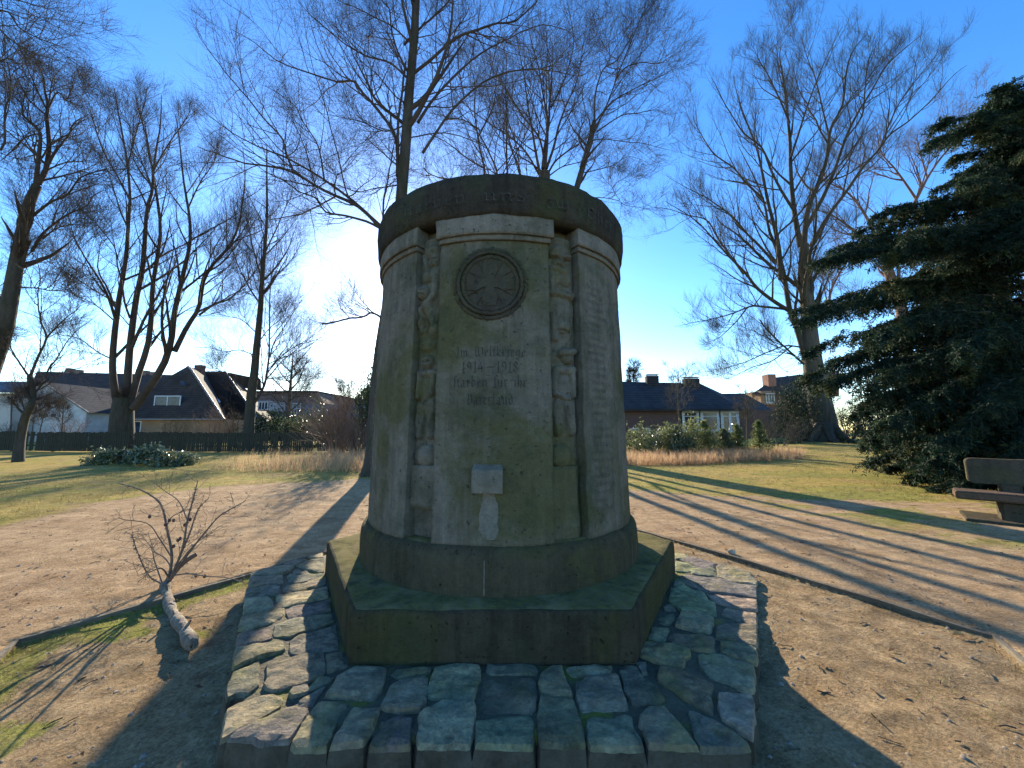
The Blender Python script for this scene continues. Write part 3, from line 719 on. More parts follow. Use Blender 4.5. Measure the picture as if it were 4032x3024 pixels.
pal = [(.35, .31, .22), (.40, .35, .235), (.31, .285, .21), (.45, .40, .265), (.31, .265, .215), (.37, .325, .215), (.47, .42, .285)]
for i, (pl, o) in enumerate(polys):
    t = rr.choice(pal); 
    if i == 43: t = (.30, .23, .17)
    slab(bmv, pl, o, (*[c*rr.uniform(.9, 1.1) for c in t], 1), rr.uniform(-.006, .008))
me = bpy.data.meshes.new('paving_stones'); me.from_pydata(bmv[0], [], bmv[1])
me.color_attributes.new('tint', 'FLOAT_COLOR', 'POINT').data.foreach_set('color', np.array(bmv[2], dtype=np.float32).ravel())
me.polygons.foreach_set('material_index', bmv[3]); me.update()
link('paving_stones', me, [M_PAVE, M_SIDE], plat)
# mortar bed
bm = bmesh.new(); prev = None
for f, z in ((1.0, -.04), (1.0, .1), (1.0, TW-.03), (.99, TW-.014), (.93, TW-.012), (.86, TW-.012), (.79, TW-.012), (.72, TW-.012), (.6, TW-.012)):
    ring = [bm.verts.new(p+rough(p, .008, 9)+rough(p, .004, 30)) for p in hexring(2.055*f-.045, z, 30)]
    if prev:
        for j in range(len(ring)): bm.faces.new((prev[j], prev[(j+1) % len(ring)], ring[(j+1) % len(ring)], ring[j])).smooth = True
    prev = ring
obj('mortar_bed', bm, M_MORT, plat)
# ================================================================== TREES
def gz(x, y): return float(gheight(np.array([x]), np.array([y]))[0])
def smooth_path(pts, n):
    """Catmull-Rom through pts (list of Vectors) -> (n,3) array"""
    P = [np.array(p) for p in pts]
    if len(P) == 2: return np.array([P[0]+(P[1]-P[0])*i/(n-1) for i in range(n)])
    P = [2*P[0]-P[1]]+P+[2*P[-1]-P[-2]]; out = []; m = len(P)-3
    for i in range(n):
        t = i/(n-1)*m; k = min(int(t), m-1); f = t-k; a, b, c, d = P[k:k+4]
        out.append(.5*((2*b)+(-a+c)*f+(2*a-5*b+4*c-d)*f*f+(-a+3*b-3*c+d)*f**3))
    return np.array(out)
def unit(a): return a/np.maximum(np.linalg.norm(a, axis=-1, keepdims=True), 1e-9)
class Tubes:
    def __init__(s): s.V = []; s.Q = []; s.n = 0
    def add(s, P, Rr, sides):
        """P (N,m,3) centre lines, Rr (N,m) radii"""
        N, m, _ = P.shape; T = unit(np.gradient(P, axis=1))
        ref = np.zeros_like(T[:, :1]); ref[..., 0] = .31; ref[..., 1] = .94; ref[..., 2] = .13
        A = unit(np.cross(T, np.broadcast_to(ref, T.shape))); B = np.cross(T, A)
        th = np.arange(sides)*2*np.pi/sides
        V = P[:, :, None, :]+Rr[:, :, None, None]*(A[:, :, None, :]*np.cos(th)[:, None]+B[:, :, None, :]*np.sin(th)[:, None])
        idx = s.n+np.arange(N*m*sides).reshape(N, m, sides); nx_ = np.roll(idx, -1, axis=2)
        q = np.stack([idx[:, :-1], nx_[:, :-1], nx_[:, 1:], idx[:, 1:]], -1).reshape(-1, 4)
        s.V.append(V.reshape(-1, 3)); s.Q.append(q); s.n += N*m*sides
    def obj(s, name, m, parent): return link(name, npmesh(name, np.concatenate(s.V), np.concatenate(s.Q)), m, parent)
def grow(st, di, ln, seg, wig, up, rng):
    N = len(st); P = np.zeros((N, seg+1, 3)); P[:, 0] = st; d = unit(di); step = (ln/seg)[:, None]
    for k in range(seg):
        d = unit(d+rng.normal(0, wig, (N, 3))+np.array([0, 0, up])); P[:, k+1] = P[:, k]+d*step
    return P
def children(P, Rr, per, t0, ang, rng, lenf, ln_par, tip=True, rf=.6, up=.0, t1=1.0, sl=.5):
    N, m, _ = P.shape; T = unit(np.gradient(P, axis=1))
    pi = np.repeat(np.arange(N), per); t = t0+(t1-t0)*((np.tile(np.arange(per), N)+rng.random(N*per))/per)**.85
    if tip: t.reshape(N, per)[:, -1] = 1.0
    f = t*(m-1); k = np.minimum(f.astype(int), m-2); u = (f-k)[:, None]
    s = P[pi, k]*(1-u)+P[pi, k+1]*u; tg = unit(T[pi, k]*(1-u)+T[pi, k+1]*u); r = Rr[pi, k]*(1-u[:, 0])+Rr[pi, k+1]*u[:, 0]
    rnd = unit(rng.normal(size=(len(pi), 3))); pr = unit(rnd-tg*np.sum(rnd*tg, 1, keepdims=True))
    a = np.radians(ang[0]+(ang[1]-ang[0])*rng.random(len(pi)))[:, None]
    if tip: a.reshape(N, per)[:, -1] *= .45
    d = unit(tg*np.cos(a)+pr*np.sin(a)+np.array([0, 0, up]))
    L = ln_par[pi]*lenf*(1.15-sl*t)*(.7+.6*rng.random(len(pi)))
    return s, d, L, r*rf
def tree(name, label, group, depth, trunk, limbs, seed=1, tw=.006, per=(9, 8, 6), lenf=(.42, .42, .45), up=(.05, .04, .03), wig=.10,
         back=6, mat_t=None, mat_c=None, leaves=None, cat='tree', kmin=.004, smin=1.0, maxl=3.2, flare=1.5, auto_len=.42, sec=4, secl=.42, levels=3, tline=40):
    """trunk: (tag, [(x,y)..], r0, r1); limbs: (tag, [(x,y)..], r0, r1, depth shift)"""
    rng = np.random.default_rng(seed); tg, pts, r0, r1 = trunk
    P = [at(tg, x, y, depth+(0 if i == 0 else rng.uniform(-.1, .1))) for i, (x, y) in enumerate(pts)]
    z0 = gz(P[0].x, P[0].y); P[0].z = z0-.08
    root = empty(name, (P[0].x, P[0].y, z0), label, cat, group)
    T = smooth_path(P, tline); tt = np.linspace(0, 1, tline); rr_ = r0+(r1-r0)*tt
    hz = T[:, 2]-z0; rr_ = rr_*(1+(flare-1)*np.exp(-np.maximum(hz, 0)/.35))
    tb = Tubes(); tb.add(T[None], rr_[None], 14)
    # root spurs
    if flare > 1.3:
        sp = []
        for k in range(6):
            a = k*1.05+rng.uniform(-.3, .3); d = np.array([math.cos(a), math.sin(a), 0])
            sp.append(smooth_path([T[0]+d*r0*.5+[0, 0, .75*r0*2], T[0]+d*r0*1.3+[0, 0, .35*r0+.08], T[0]+d*r0*2.2+[0, 0, .02]], 7))
        sp = np.array(sp); tb.add(sp, np.tile(np.linspace(r0*.45, r0*.12, 7), (6, 1)), 7)
    t_o = tb.obj('trunk', mat_t or M_BARK, root)
    cr = Tubes(); main = []; mr = []; n0 = 22
    main.append(smooth_path([Vector(p) for p in T[tline//2::4]], n0)); q = np.interp(np.linspace(.5, 1, n0), tt, rr_); mr.append(q); first = True
    for (lt, lp, a, b, dd) in limbs:
        m = len(lp); X = []
        for i, (x, y) in enumerate(lp):
            t = i/(m-1); X.append(at(lt, x, y, depth+dd*(t if t < .5 else t)))
        main.append(smooth_path(X, n0)); mr.append(a+(b-a)*np.linspace(0, 1, n0)**.85)
    main = np.array(main); mr = np.array(mr)
    main[1:] += np.cumsum(rng.normal(0, .018, main[1:].shape), axis=1)*np.linspace(0, 1, n0)[None, :, None]
    # further main limbs towards and away from the viewer
    if back:
        k = rng.integers(0, len(main), back); f = rng.integers(4, n0-6, back); s = main[k, f]; az = rng.choice([-1, 1], back)*rng.uniform(.75, 2.4, back)
        d = np.stack([np.sin(az)*.8, np.cos(az), .55+.7*rng.random(back)], 1); H_ = main[:, :, 2].max()-z0
        L = np.full(back, H_*.25)*(.7+.5*rng.random(back)); g = grow(s, d, L, n0-1, .10, .03, rng)
        br = mr[k, f]*.55; main = np.concatenate([main, g]); mr = np.concatenate([mr, br[:, None]*np.linspace(1, .15, n0)[None]])
    mr[1:] *= .72
    # secondary stems that follow the main ones upward
    ln0 = np.linalg.norm(np.diff(main, axis=1), axis=2).sum(1)
    s, d, L, r = children(main, mr, sec, .10, (22, 58), rng, secl*1.25, np.minimum(ln0, 14), t1=.82, sl=.75, tip=False, rf=.55, up=.12)
    SE = grow(s, d, L, n0-1, .055, .035, rng); SR = np.maximum(r[:, None]*np.linspace(1, .12, n0)[None], kmin)
    main = np.concatenate([main, SE]); mr = np.concatenate([mr, SR])
    if len(main) > 1: cr.add(main[1:], mr[1:], 7)
    ln = np.minimum(np.linalg.norm(np.diff(main, axis=1), axis=2).sum(1), 9.0)
    s, d, L, r = children(main, mr, max(4, int(per[0]*.95)), .10, (32, 68), rng, lenf[0], ln, up=up[0], t1=.88, sl=.85, tip=False); L = np.clip(L*1.3, .6*smin, maxl)
    P1 = grow(s, d, L, 9, wig, up[0], rng); R1 = np.maximum(np.minimum(r, L*.011)[:, None]*np.linspace(1, .25, 10)[None], kmin*.8); cr.add(P1, R1, 5)
    s, d, L2, r = children(P1, R1, per[1], .12, (26, 54), rng, lenf[1]*1.35, L, up=up[1], tip=False); L2 = np.maximum(L2, .62*smin)
    P2 = grow(s, d, L2, 6, wig, up[1], rng); R2 = np.maximum(np.minimum(r, L2*.008)[:, None]*np.linspace(1, .35, 7)[None], kmin*.46); cr.add(P2, R2, 4)
    last = P2
    if levels > 2:
        s, d, L3, r = children(P2, R2, max(3, per[2]-3), .1, (18, 42), rng, lenf[2]*1.15, L2, up=up[2])
        P3 = grow(s, d, np.maximum(L3*1.3, .38*smin), 3, wig*.7, up[2], rng); R3 = np.maximum(r[:, None]*np.linspace(.8, .45, 4)[None], kmin*.30); cr.add(P3, R3, 3); last = P3
    co = cr.obj('crown', mat_c or M_TWIG, root)
    if leaves:
        k = rng.integers(0, len(last), leaves); s = last[k, -1]; leafcards('dry_leaves', s, .05, M_DRY, root, rng)
    return root, main
def leafcards(name, C, size, m, parent, rng, asp=.6, nrm=None, droop=0, jitter=.3):
    """one small quad leaf at every centre"""
    N = len(C); u = unit(rng.normal(size=(N, 3))); u[:, 2] -= droop; u = unit(u)
    w = rng.normal(size=(N, 3)); v = unit(np.cross(u, w)); sz = size*(1-jitter+2*jitter*rng.random(N))[:, None]
    b = unit(np.cross(u, v))*sz*.12
    V = np.stack([C, C+u*sz*.5+v*sz*asp*.5+b, C+u*sz, C+u*sz*.5-v*sz*asp*.5+b], 1).reshape(-1, 3); Q = np.arange(N*4).reshape(-1, 4)
    return link(name, npmesh(name, V, Q, False), m, parent)
M_DRY = mottled('dry_beech_leaf', (.30, .15, .07), (.20, .10, .05), 3, bump=0)
GB = 'bare trees in the park'

# big beech right behind the memorial, its trunk in front of the sun
tree('beech_tree', 'tall bare beech whose straight dark trunk rises directly behind the memorial', None, 11.2,
     ('f', [(1474, 1878), (1478, 1650), (1500, 1400), (1540, 1130), (1573, 850), (1598, 560), (1612, 360), (1628, 180), (1642, -60), (1655, -350)], .23, .10),
     [('z2', [(1345, 1510), (1180, 1350), (960, 1250), (760, 1130), (600, 1090), (450, 1070), (300, 1010), (150, 960)], .085, .018, .6),
      ('z2', [(760, 1130), (710, 1010), (680, 900), (560, 770), (430, 610), (330, 490), (230, 370), (130, 240), (80, 150)], .05, .008, -1),
      ('z2', [(1330, 1480), (1130, 1300), (950, 1170), (740, 1050), (560, 980), (400, 910), (230, 800), (100, 680)], .07, .012, 1.2),
      ('z2', [(955, 1165), (935, 1020), (915, 930), (830, 800), (780, 700), (690, 640), (560, 570)], .04, .01, .5),
      ('z2', [(1340, 1500), (1230, 1445), (1100, 1410), (970, 1380), (905, 1290), (800, 1240), (690, 1180), (560, 1120)], .06, .012, -1.2),
      ('z6', [(1500, 150), (1430, 90), (1360, 65), (1300, 100), (1150, 115), (1050, 135), (920, 150)], .05, .03, -.8),
      ('z2', [(1435, 1150), (1425, 900), (1300, 710), (1200, 600), (1145, 520), (1050, 525), (980, 500), (800, 440), (640, 370), (480, 250), (330, 150)], .085, .012, .8),
      ('z2', [(1490, 500), (1380, 405), (1230, 360), (1080, 270), (960, 170), (850, 70), (760, -20)], .05, .012, 1.4),
      ('z2', [(1520, 280), (1400, 180), (1240, 100), (1100, 50), (960, 10)], .04, .01, -1.),
      ('z2', [(1495, 460), (1430, 320), (1395, 180), (1385, 60), (1330, 0), (1290, -80)], .05, .02, -.4),
      ('z2', [(1440, 1200), (1435, 1000), (1440, 800), (1475, 560), (1500, 400)], .07, .04, -.3),
      ('z2', [(1480, 820), (1360, 860), (1230, 800), (1120, 760), (960, 730)], .035, .008, -1.5),
      ('z2', [(1430, 1210), (1330, 1225), (1180, 1250), (1040, 1200), (880, 1130)], .03, .007, -1.6),
      ('z2', [(1340, 1490), (1350, 1300), (1390, 1100), (1430, 900)], .05, .02, .3),
      ('z3', [(-120, 480), (0, 385), (150, 250), (300, 190), (430, 140), (550, 120), (650, 20), (700, -60)], .075, .02, -.8),
      ('z3', [(-90, 800), (0, 660), (120, 520), (250, 400), (370, 320), (500, 255), (700, 165), (850, 190), (960, 260)], .07, .008, 1),
      ('z3', [(-60, 1000), (20, 880), (150, 700), (330, 540), (480, 470), (650, 450), (800, 470), (950, 500), (1040, 460)], .065, .007, -1),
      ('z3', [(-180, 290), (-60, 170), (60, 70), (150, -20)], .06, .03, .5),
      ('z3', [(60, 490), (110, 330), (160, 190), (220, 90), (240, 0)], .035, .015, .5),
      ('z3', [(-50, 1100), (0, 1150), (120, 1190), (200, 1230)], .03, .012, -1.4),
      ('z3', [(-150, 900), (100, 870), (350, 960), (520, 1090), (600, 1150)], .03, .007, 1.4)],
     seed=3, sec=6, per=(8, 6, 6), lenf=(.36, .45, .5), kmin=.0042, back=5, maxl=2.2, leaves=160, flare=1.9, wig=.11, smin=.75)

# many-stemmed beech at the left
tree('beech_tree', 'huge bare beech splitting low into several thick stems in front of the left fence', None, 24,
     ('z5', [(790, 1290), (795, 1150), (800, 1030), (812, 940)], .66, .50),
     [('z5', [(775, 1010), (742, 850), (735, 680), (750, 480), (775, 300), (800, 150), (822, 0), (835, -200), (845, -360), (830, -560), (800, -760), (760, -960), (740, -1080)], .30, .03, -1),
      ('z5', [(825, 990), (838, 760), (855, 560), (890, 300), (930, 100), (945, -60), (960, -300), (1000, -420), (1010, -560), (1040, -760), (1060, -900), (1060, -1060)], .32, .03, 1),
      ('z5', [(850, 980), (905, 780), (965, 600), (990, 400), (1000, 200), (1030, 30), (1050, -160), (1020, -400), (990, -560), (950, -760), (900, -920), (870, -1050)], .28, .03, 1.5),
      ('z5', [(870, 1010), (970, 880), (1070, 720), (1120, 560), (1140, 400), (1180, 220), (1220, 60), (1250, -120), (1230, -300), (1200, -480), (1180, -700), (1150, -900)], .34, .03, -1),
      ('z5', [(1140, 640), (1220, 480), (1300, 350), (1330, 180), (1400, 60), (1500, -60), (1560, -200), (1590, -380), (1600, -540), (1590, -700)], .22, .025, 1),
      ('z5', [(1300, 400), (1400, 330), (1500, 290), (1600, 200), (1700, 60), (1760, -120)], .10, .02, 2),
      ('z5', [(1190, 240), (1290, 160), (1400, 60), (1500, -50), (1590, -160), (1660, -300)], .10, .02, -2),
      ('z5', [(850, 420), (815, 320), (800, 200), (770, 80), (755, -40), (640, -190), (560, -340), (520, -500)], .09, .015, -2),
      ('z5', [(735, 690), (640, 640), (520, 560), (400, 540), (280, 500)], .06, .015, -2),
      ('z5', [(760, 320), (640, 250), (500, 160), (380, 90), (280, 30)], .07, .015, 2),
      ('z5', [(740, 430), (620, 330), (480, 260), (380, 200)], .06, .012, -1.5),
      ('z5', [(845, -360), (760, -520), (660, -700), (600, -860), (560, -1000)], .09, .02, 0),
      ('z5', [(1010, -560), (1100, -720), (1200, -860), (1260, -960)], .08, .02, 1),
      ('z5', [(830, -560), (880, -760), (930, -950), (960, -1090)], .07, .02, -2),
      ('z5', [(1000, -420), (930, -600), (860, -800), (800, -1000)], .07, .02, 2),
      ('z5', [(1230, -300), (1300, -460), (1380, -600), (1400, -760)], .07, .02, -2)],
     seed=6, per=(8, 6, 7), lenf=(.30, .42, .5), kmin=.0068, back=3, maxl=3.2, up=(.12, .10, .08), flare=1.25, wig=.085, secl=.36, sec=9)

# single tree right of it
tree('park_tree', 'slender bare tree with forked mossy trunk at the fence nearest the memorial', None, 24,
     ('z6', [(378, 1205), (372, 1040), (385, 860), (395, 720), (418, 560), (432, 400), (452, 200), (470, 0), (480, -200), (500, -420), (520, -700), (520, -1000), (520, -1300)], .33, .03),
     [('z6', [(405, 820), (470, 720), (510, 620), (530, 500), (543, 400), (545, 200), (548, 0), (560, -200), (600, -460), (620, -700)], .13, .02, 1),
      ('z6', [(545, 430), (580, 300), (660, 180), (740, 60), (820, -40)], .06, .015, -1),
      ('z6', [(520, 560), (640, 420), (760, 340), (900, 290), (1030, 240)], .06, .012, 1.5),
      ('z6', [(480, 740), (560, 730), (680, 700), (800, 690), (920, 685)], .05, .01, -1.5),
      ('z6', [(510, 610), (640, 590), (780, 570), (900, 585), (1020, 600)], .05, .01, 1),
      ('z6', [(400, 690), (320, 700), (240, 620), (180, 560), (80, 530), (0, 500)], .05, .012, -1),
      ('z6', [(410, 410), (300, 370), (180, 380), (60, 350), (-60, 340)], .05, .012, 1),
      ('z6', [(455, 300), (540, 200), (660, 100), (700, 0)], .05, .015, -1),
      ('z6', [(470, 0), (380, -140), (300, -300), (240, -480), (180, -640)], .08, .02, 1),
      ('z6', [(480, -200), (420, -420), (380, -640), (360, -860)], .08, .02, -1),
      ('z6', [(500, -420), (600, -620), (680, -800), (760, -960)], .07, .02, 1),
      ('z6', [(470, -80), (600, -240), (720, -380), (820, -560)], .07, .015, -1.5),
      ('z6', [(445, 240), (330, 130), (200, 90), (60, 60)], .05, .012, -2)],
     seed=19, sec=8, per=(8, 6, 6), lenf=(.34, .42, .5), kmin=.0055, back=5, maxl=3.0, up=(.08, .06, .05), flare=1.3, wig=.10, secl=.4)

# leaning tree at the left edge
tree('park_tree', 'bare tree with a thick leaning trunk at the left edge of the photo', None, 15.5,
     ('f', [(-150, 1815), (-90, 1600), (-20, 1400), (20, 1280), (50, 1120), (75, 980), (110, 820), (145, 730)], .34, .15),
     [('z1', [(235, 1210), (245, 1100), (255, 1000), (265, 870), (200, 800), (160, 760), (130, 680), (60, 620)], .13, .03, -.5),
      ('z1', [(250, 1200), (300, 1100), (320, 950), (310, 780), (320, 700), (300, 620), (290, 520), (260, 430)], .15, .03, .8),
      ('z1', [(310, 1080), (370, 980), (440, 900), (500, 790), (590, 740)], .09, .02, 1),
      ('z1', [(270, 1180), (400, 1150), (520, 1115), (640, 1130), (750, 1085)], .06, .012, -1),
      ('z1', [(310, 1110), (420, 1060), (560, 1040), (680, 990)], .05, .01, 1),
      ('z1', [(215, 1410), (320, 1330), (440, 1270), (520, 1160), (640, 1110), (760, 1080)], .08, .012, -.6),
      ('z1', [(210, 1640), (270, 1540), (330, 1480), (450, 1400), (580, 1340), (640, 1270), (760, 1230)], .09, .012, 1.2),
      ('z1', [(280, 1560), (360, 1500), (440, 1480), (520, 1465)], .05, .012, -.8),
      ('z1', [(250, 1120), (220, 1000), (235, 900), (190, 860), (100, 960), (20, 1020)], .05, .012, .5),
      ('z1', [(320, 700), (370, 600), (430, 640), (470, 540), (480, 460)], .05, .01, -1),
      ('z1', [(265, 870), (170, 900), (60, 1000), (0, 1040), (-80, 1080)], .05, .012, 1.5),
      ('z5', [(90, 130), (150, 60), (190, -20), (240, -60)], .10, .06, 0),
      ('z5', [(30, 340), (-60, 200), (-160, 100)], .10, .04, 1),
      ('z5', [(110, 215), (220, 225), (330, 240), (440, 230)], .05, .012, -1)],
     seed=12, smin=.7, sec=7, per=(7, 6, 6), lenf=(.36, .45, .5), kmin=.006, back=6, maxl=2.6, wig=.17, flare=1.2)
# crown reaching in from the left at the top corner
tree('park_tree', 'bare tree outside the left edge, only its upper branches reaching into the top corner', None, 13,
     ('f', [(-520, 1860), (-480, 1400), (-430, 900), (-360, 500), (-300, 200)], .3, .12),
     [('z1', [(-560, 500), (-300, 260), (0, 60), (120, 180), (260, 250), (380, 290), (490, 330)], .07, .008, 0),
      ('z1', [(-560, 600), (-250, 300), (-60, 160), (80, 270), (200, 340), (330, 390), (480, 430)], .07, .008, 1),
      ('z1', [(-560, 800), (-200, 560), (-40, 420), (60, 380), (160, 440), (190, 500)], .06, .01, -1),
      ('z1', [(-540, 300), (-200, 60), (0, -30), (150, 0), (270, 20), (340, 10)], .06, .008, -1),
      ('z1', [(-600, 1100), (-300, 900), (0, 980), (20, 740), (60, 620), (50, 480), (30, 400)], .07, .02, 0)],
     seed=14, smin=.7, sec=8, per=(8, 6, 6), lenf=(.30, .5, .5), kmin=.005, back=0, maxl=1.9, flare=1.2)
# small gnarled tree, front left
tree('fruit_tree', 'small gnarled bare tree with a bent dark trunk in front of the white gabled house', None, 15.8,
     ('z5', [(118, 1370), (125, 1270), (140, 1170), (168, 1060), (205, 985), (215, 930), (200, 830), (195, 795)], .165, .085),
     [('z5', [(190, 800), (130, 720), (80, 640), (50, 570), (30, 500)], .055, .015, -.5),
      ('z5', [(198, 800), (245, 680), (300, 550), (260, 440), (240, 360), (225, 260), (240, 160), (220, 60)], .07, .012, .5),
      ('z5', [(300, 550), (370, 480), (430, 420), (500, 360), (570, 300)], .05, .01, -.8),
      ('z5', [(215, 925), (280, 840), (320, 750), (380, 660), (440, 560), (520, 470), (620, 390)], .06, .01, 1),
      ('z5', [(165, 1060), (130, 1010), (95, 960), (65, 932)], .06, .045, -.4),
      ('z5', [(175, 1050), (240, 1030), (300, 990), (350, 950)], .04, .02, .4),
      ('z5', [(165, 1050), (140, 960), (110, 900)], .03, .012, .4),
      ('z5', [(225, 905), (330, 840), (420, 760), (540, 740), (620, 700)], .035, .008, -1)],
     seed=15, smin=.45, sec=6, per=(6, 5, 5), lenf=(.34, .45, .5), kmin=.006, back=3, maxl=1.5, wig=.2, flare=1.15)

# trees behind the memorial: their shadows fall across the path at the right
tree('beech_tree', 'broad bare beech fanning out into many stems just above the memorial cap', None, 20.5,
     ('z3', [(735, 2900), (735, 2300), (735, 1700), (735, 1130)], .42, .34),
     [('z3', [(705, 1130), (680, 1000), (655, 850), (625, 700), (600, 500), (560, 320), (530, 150)], .13, .012, 0),
      ('z3', [(725, 1100), (740, 950), (765, 800), (775, 650), (790, 500), (800, 350), (780, 180)], .15, .015, 1),
      ('z3', [(740, 1100), (755, 900), (750, 750), (720, 600), (690, 420), (640, 250), (620, 100)], .13, .015, -1),
      ('z3', [(750, 1100), (800, 950), (830, 830), (880, 700), (950, 560), (990, 430), (1010, 300), (1040, 150)], .12, .015, 1),
      ('z3', [(760, 1130), (810, 1050), (890, 990), (970, 940), (1060, 860), (1150, 700), (1230, 610)], .09, .01, -1.5),
      ('z3', [(740, 1080), (700, 900), (590, 760), (500, 620), (400, 480), (330, 330), (300, 200)], .10, .012, 1.5),
      ('z3', [(700, 1140), (620, 1000), (520, 900), (420, 830), (300, 740), (200, 650), (120, 520)], .09, .01, -1.5),
      ('z3', [(780, 700), (850, 560), (900, 420), (930, 260), (900, 60), (870, -40)], .08, .012, .5),
      ('z3', [(765, 1150), (850, 1090), (960, 1060), (1080, 1020), (1170, 960)], .06, .01, 2),
      ('z3', [(720, 1120), (640, 1060), (560, 1010), (480, 900), (440, 760), (400, 620)], .07, .01, -2)],
     seed=21, sec=7, per=(7, 6, 5), lenf=(.34, .42, .5), kmin=.006, back=7, maxl=3.0, flare=1.3, up=(.09, .07, .06), wig=.11)
tree('beech_tree', 'bare tree with one long slanting stem rising over the right shoulder of the memorial cap', None, 17.5,
     ('z3', [(840, 2990), (850, 2300), (872, 1800), (905, 1400), (955, 1200), (1010, 1010), (1045, 860), (1062, 790)], .21, .10),
     [('z3', [(1062, 790), (1065, 640), (1090, 520), (1130, 440), (1205, 400), (1260, 320), (1310, 220), (1350, 130), (1390, 20)], .07, .010, 0),
      ('z3', [(1050, 860), (1120, 740), (1160, 640), (1200, 520), (1210, 400), (1160, 370), (1110, 290), (1060, 180), (1040, 60)], .06, .010, 1),
      ('z3', [(1060, 800), (1130, 720), (1180, 660), (1290, 600), (1400, 540), (1500, 500), (1560, 460), (1620, 400)], .06, .008, -1),
      ('z3', [(1200, 520), (1270, 440), (1380, 410), (1480, 420), (1560, 380), (1640, 340), (1700, 280)], .05, .008, .5),
      ('z3', [(1080, 860), (1180, 790), (1260, 750), (1350, 740), (1480, 720), (1560, 745), (1650, 740)], .05, .008, 1.2),
      ('z3', [(1200, 520), (1250, 400), (1310, 260), (1380, 100), (1440, 20), (1500, -60)], .05, .012, -1),
      ('z3', [(1030, 920), (1120, 910), (1260, 930), (1380, 940), (1500, 970), (1600, 1000)], .04, .007, -1.2),
      ('z3', [(980, 1130), (1080, 1110), (1180, 1080), (1270, 1020), (1340, 1030), (1440, 1080)], .04, .007, 1.2),
      ('z3', [(1010, 1010), (960, 900), (1000, 760), (980, 620), (1010, 500)], .05, .01, 1),
      ('z3', [(1000, 1300), (1100, 1290), (1220, 1310), (1260, 1340), (1400, 1370), (1500, 1440)], .035, .006, .5),
      ('z3', [(1230, 1310), (1180, 1230), (1240, 1190), (1320, 1240)], .02, .006, -.5)],
     seed=22, smin=.7, sec=7, per=(8, 6, 6), lenf=(.32, .45, .5), kmin=.0055, back=3, maxl=2.4, flare=1.3, up=(.03, .03, .02), wig=.16)
tree('park_tree', 'clump of four slim dark stems seen behind the memorial cap left of the fanning beech', None, 17.2,
     ('z3', [(770, 3000), (765, 2940), (755, 2880), (745, 2830)], .26, .22),
     [('z3', [(735, 2880), (560, 2600), (430, 2320), (380, 1900), (360, 1500), (350, 1130), (325, 1000), (300, 850), (280, 700), (290, 560), (250, 400), (200, 260)], .15, .012, .4),
      ('z3', [(745, 2880), (620, 2600), (515, 2320), (470, 1900), (445, 1500), (430, 1150), (395, 1040), (330, 900), (250, 800), (170, 700), (120, 560)], .14, .01, -.6),
      ('z3', [(755, 2880), (690, 2600), (620, 2320), (560, 1900), (515, 1500), (488, 1130), (480, 900), (485, 760), (470, 600), (480, 420), (450, 300)], .14, .012, .5),
      ('z3', [(765, 2880), (760, 2600), (730, 2320), (680, 1900), (630, 1500), (585, 1180), (560, 1060), (520, 980), (480, 860), (430, 700), (400, 560)], .14, .01, -.5),
      ('z3', [(315, 850), (200, 780), (90, 760), (0, 700)], .05, .01, -1),
      ('z3', [(300, 900), (400, 700), (420, 560), (440, 420), (460, 300)], .06, .01, 1),
      ('z3', [(345, 1100), (240, 1040), (140, 960), (40, 900), (-40, 880)], .06, .01, -1)],
     seed=23, smin=.7, sec=6, per=(7, 6, 6), lenf=(.36, .45, .5), kmin=.0055, back=3, maxl=2.6, flare=1.2)

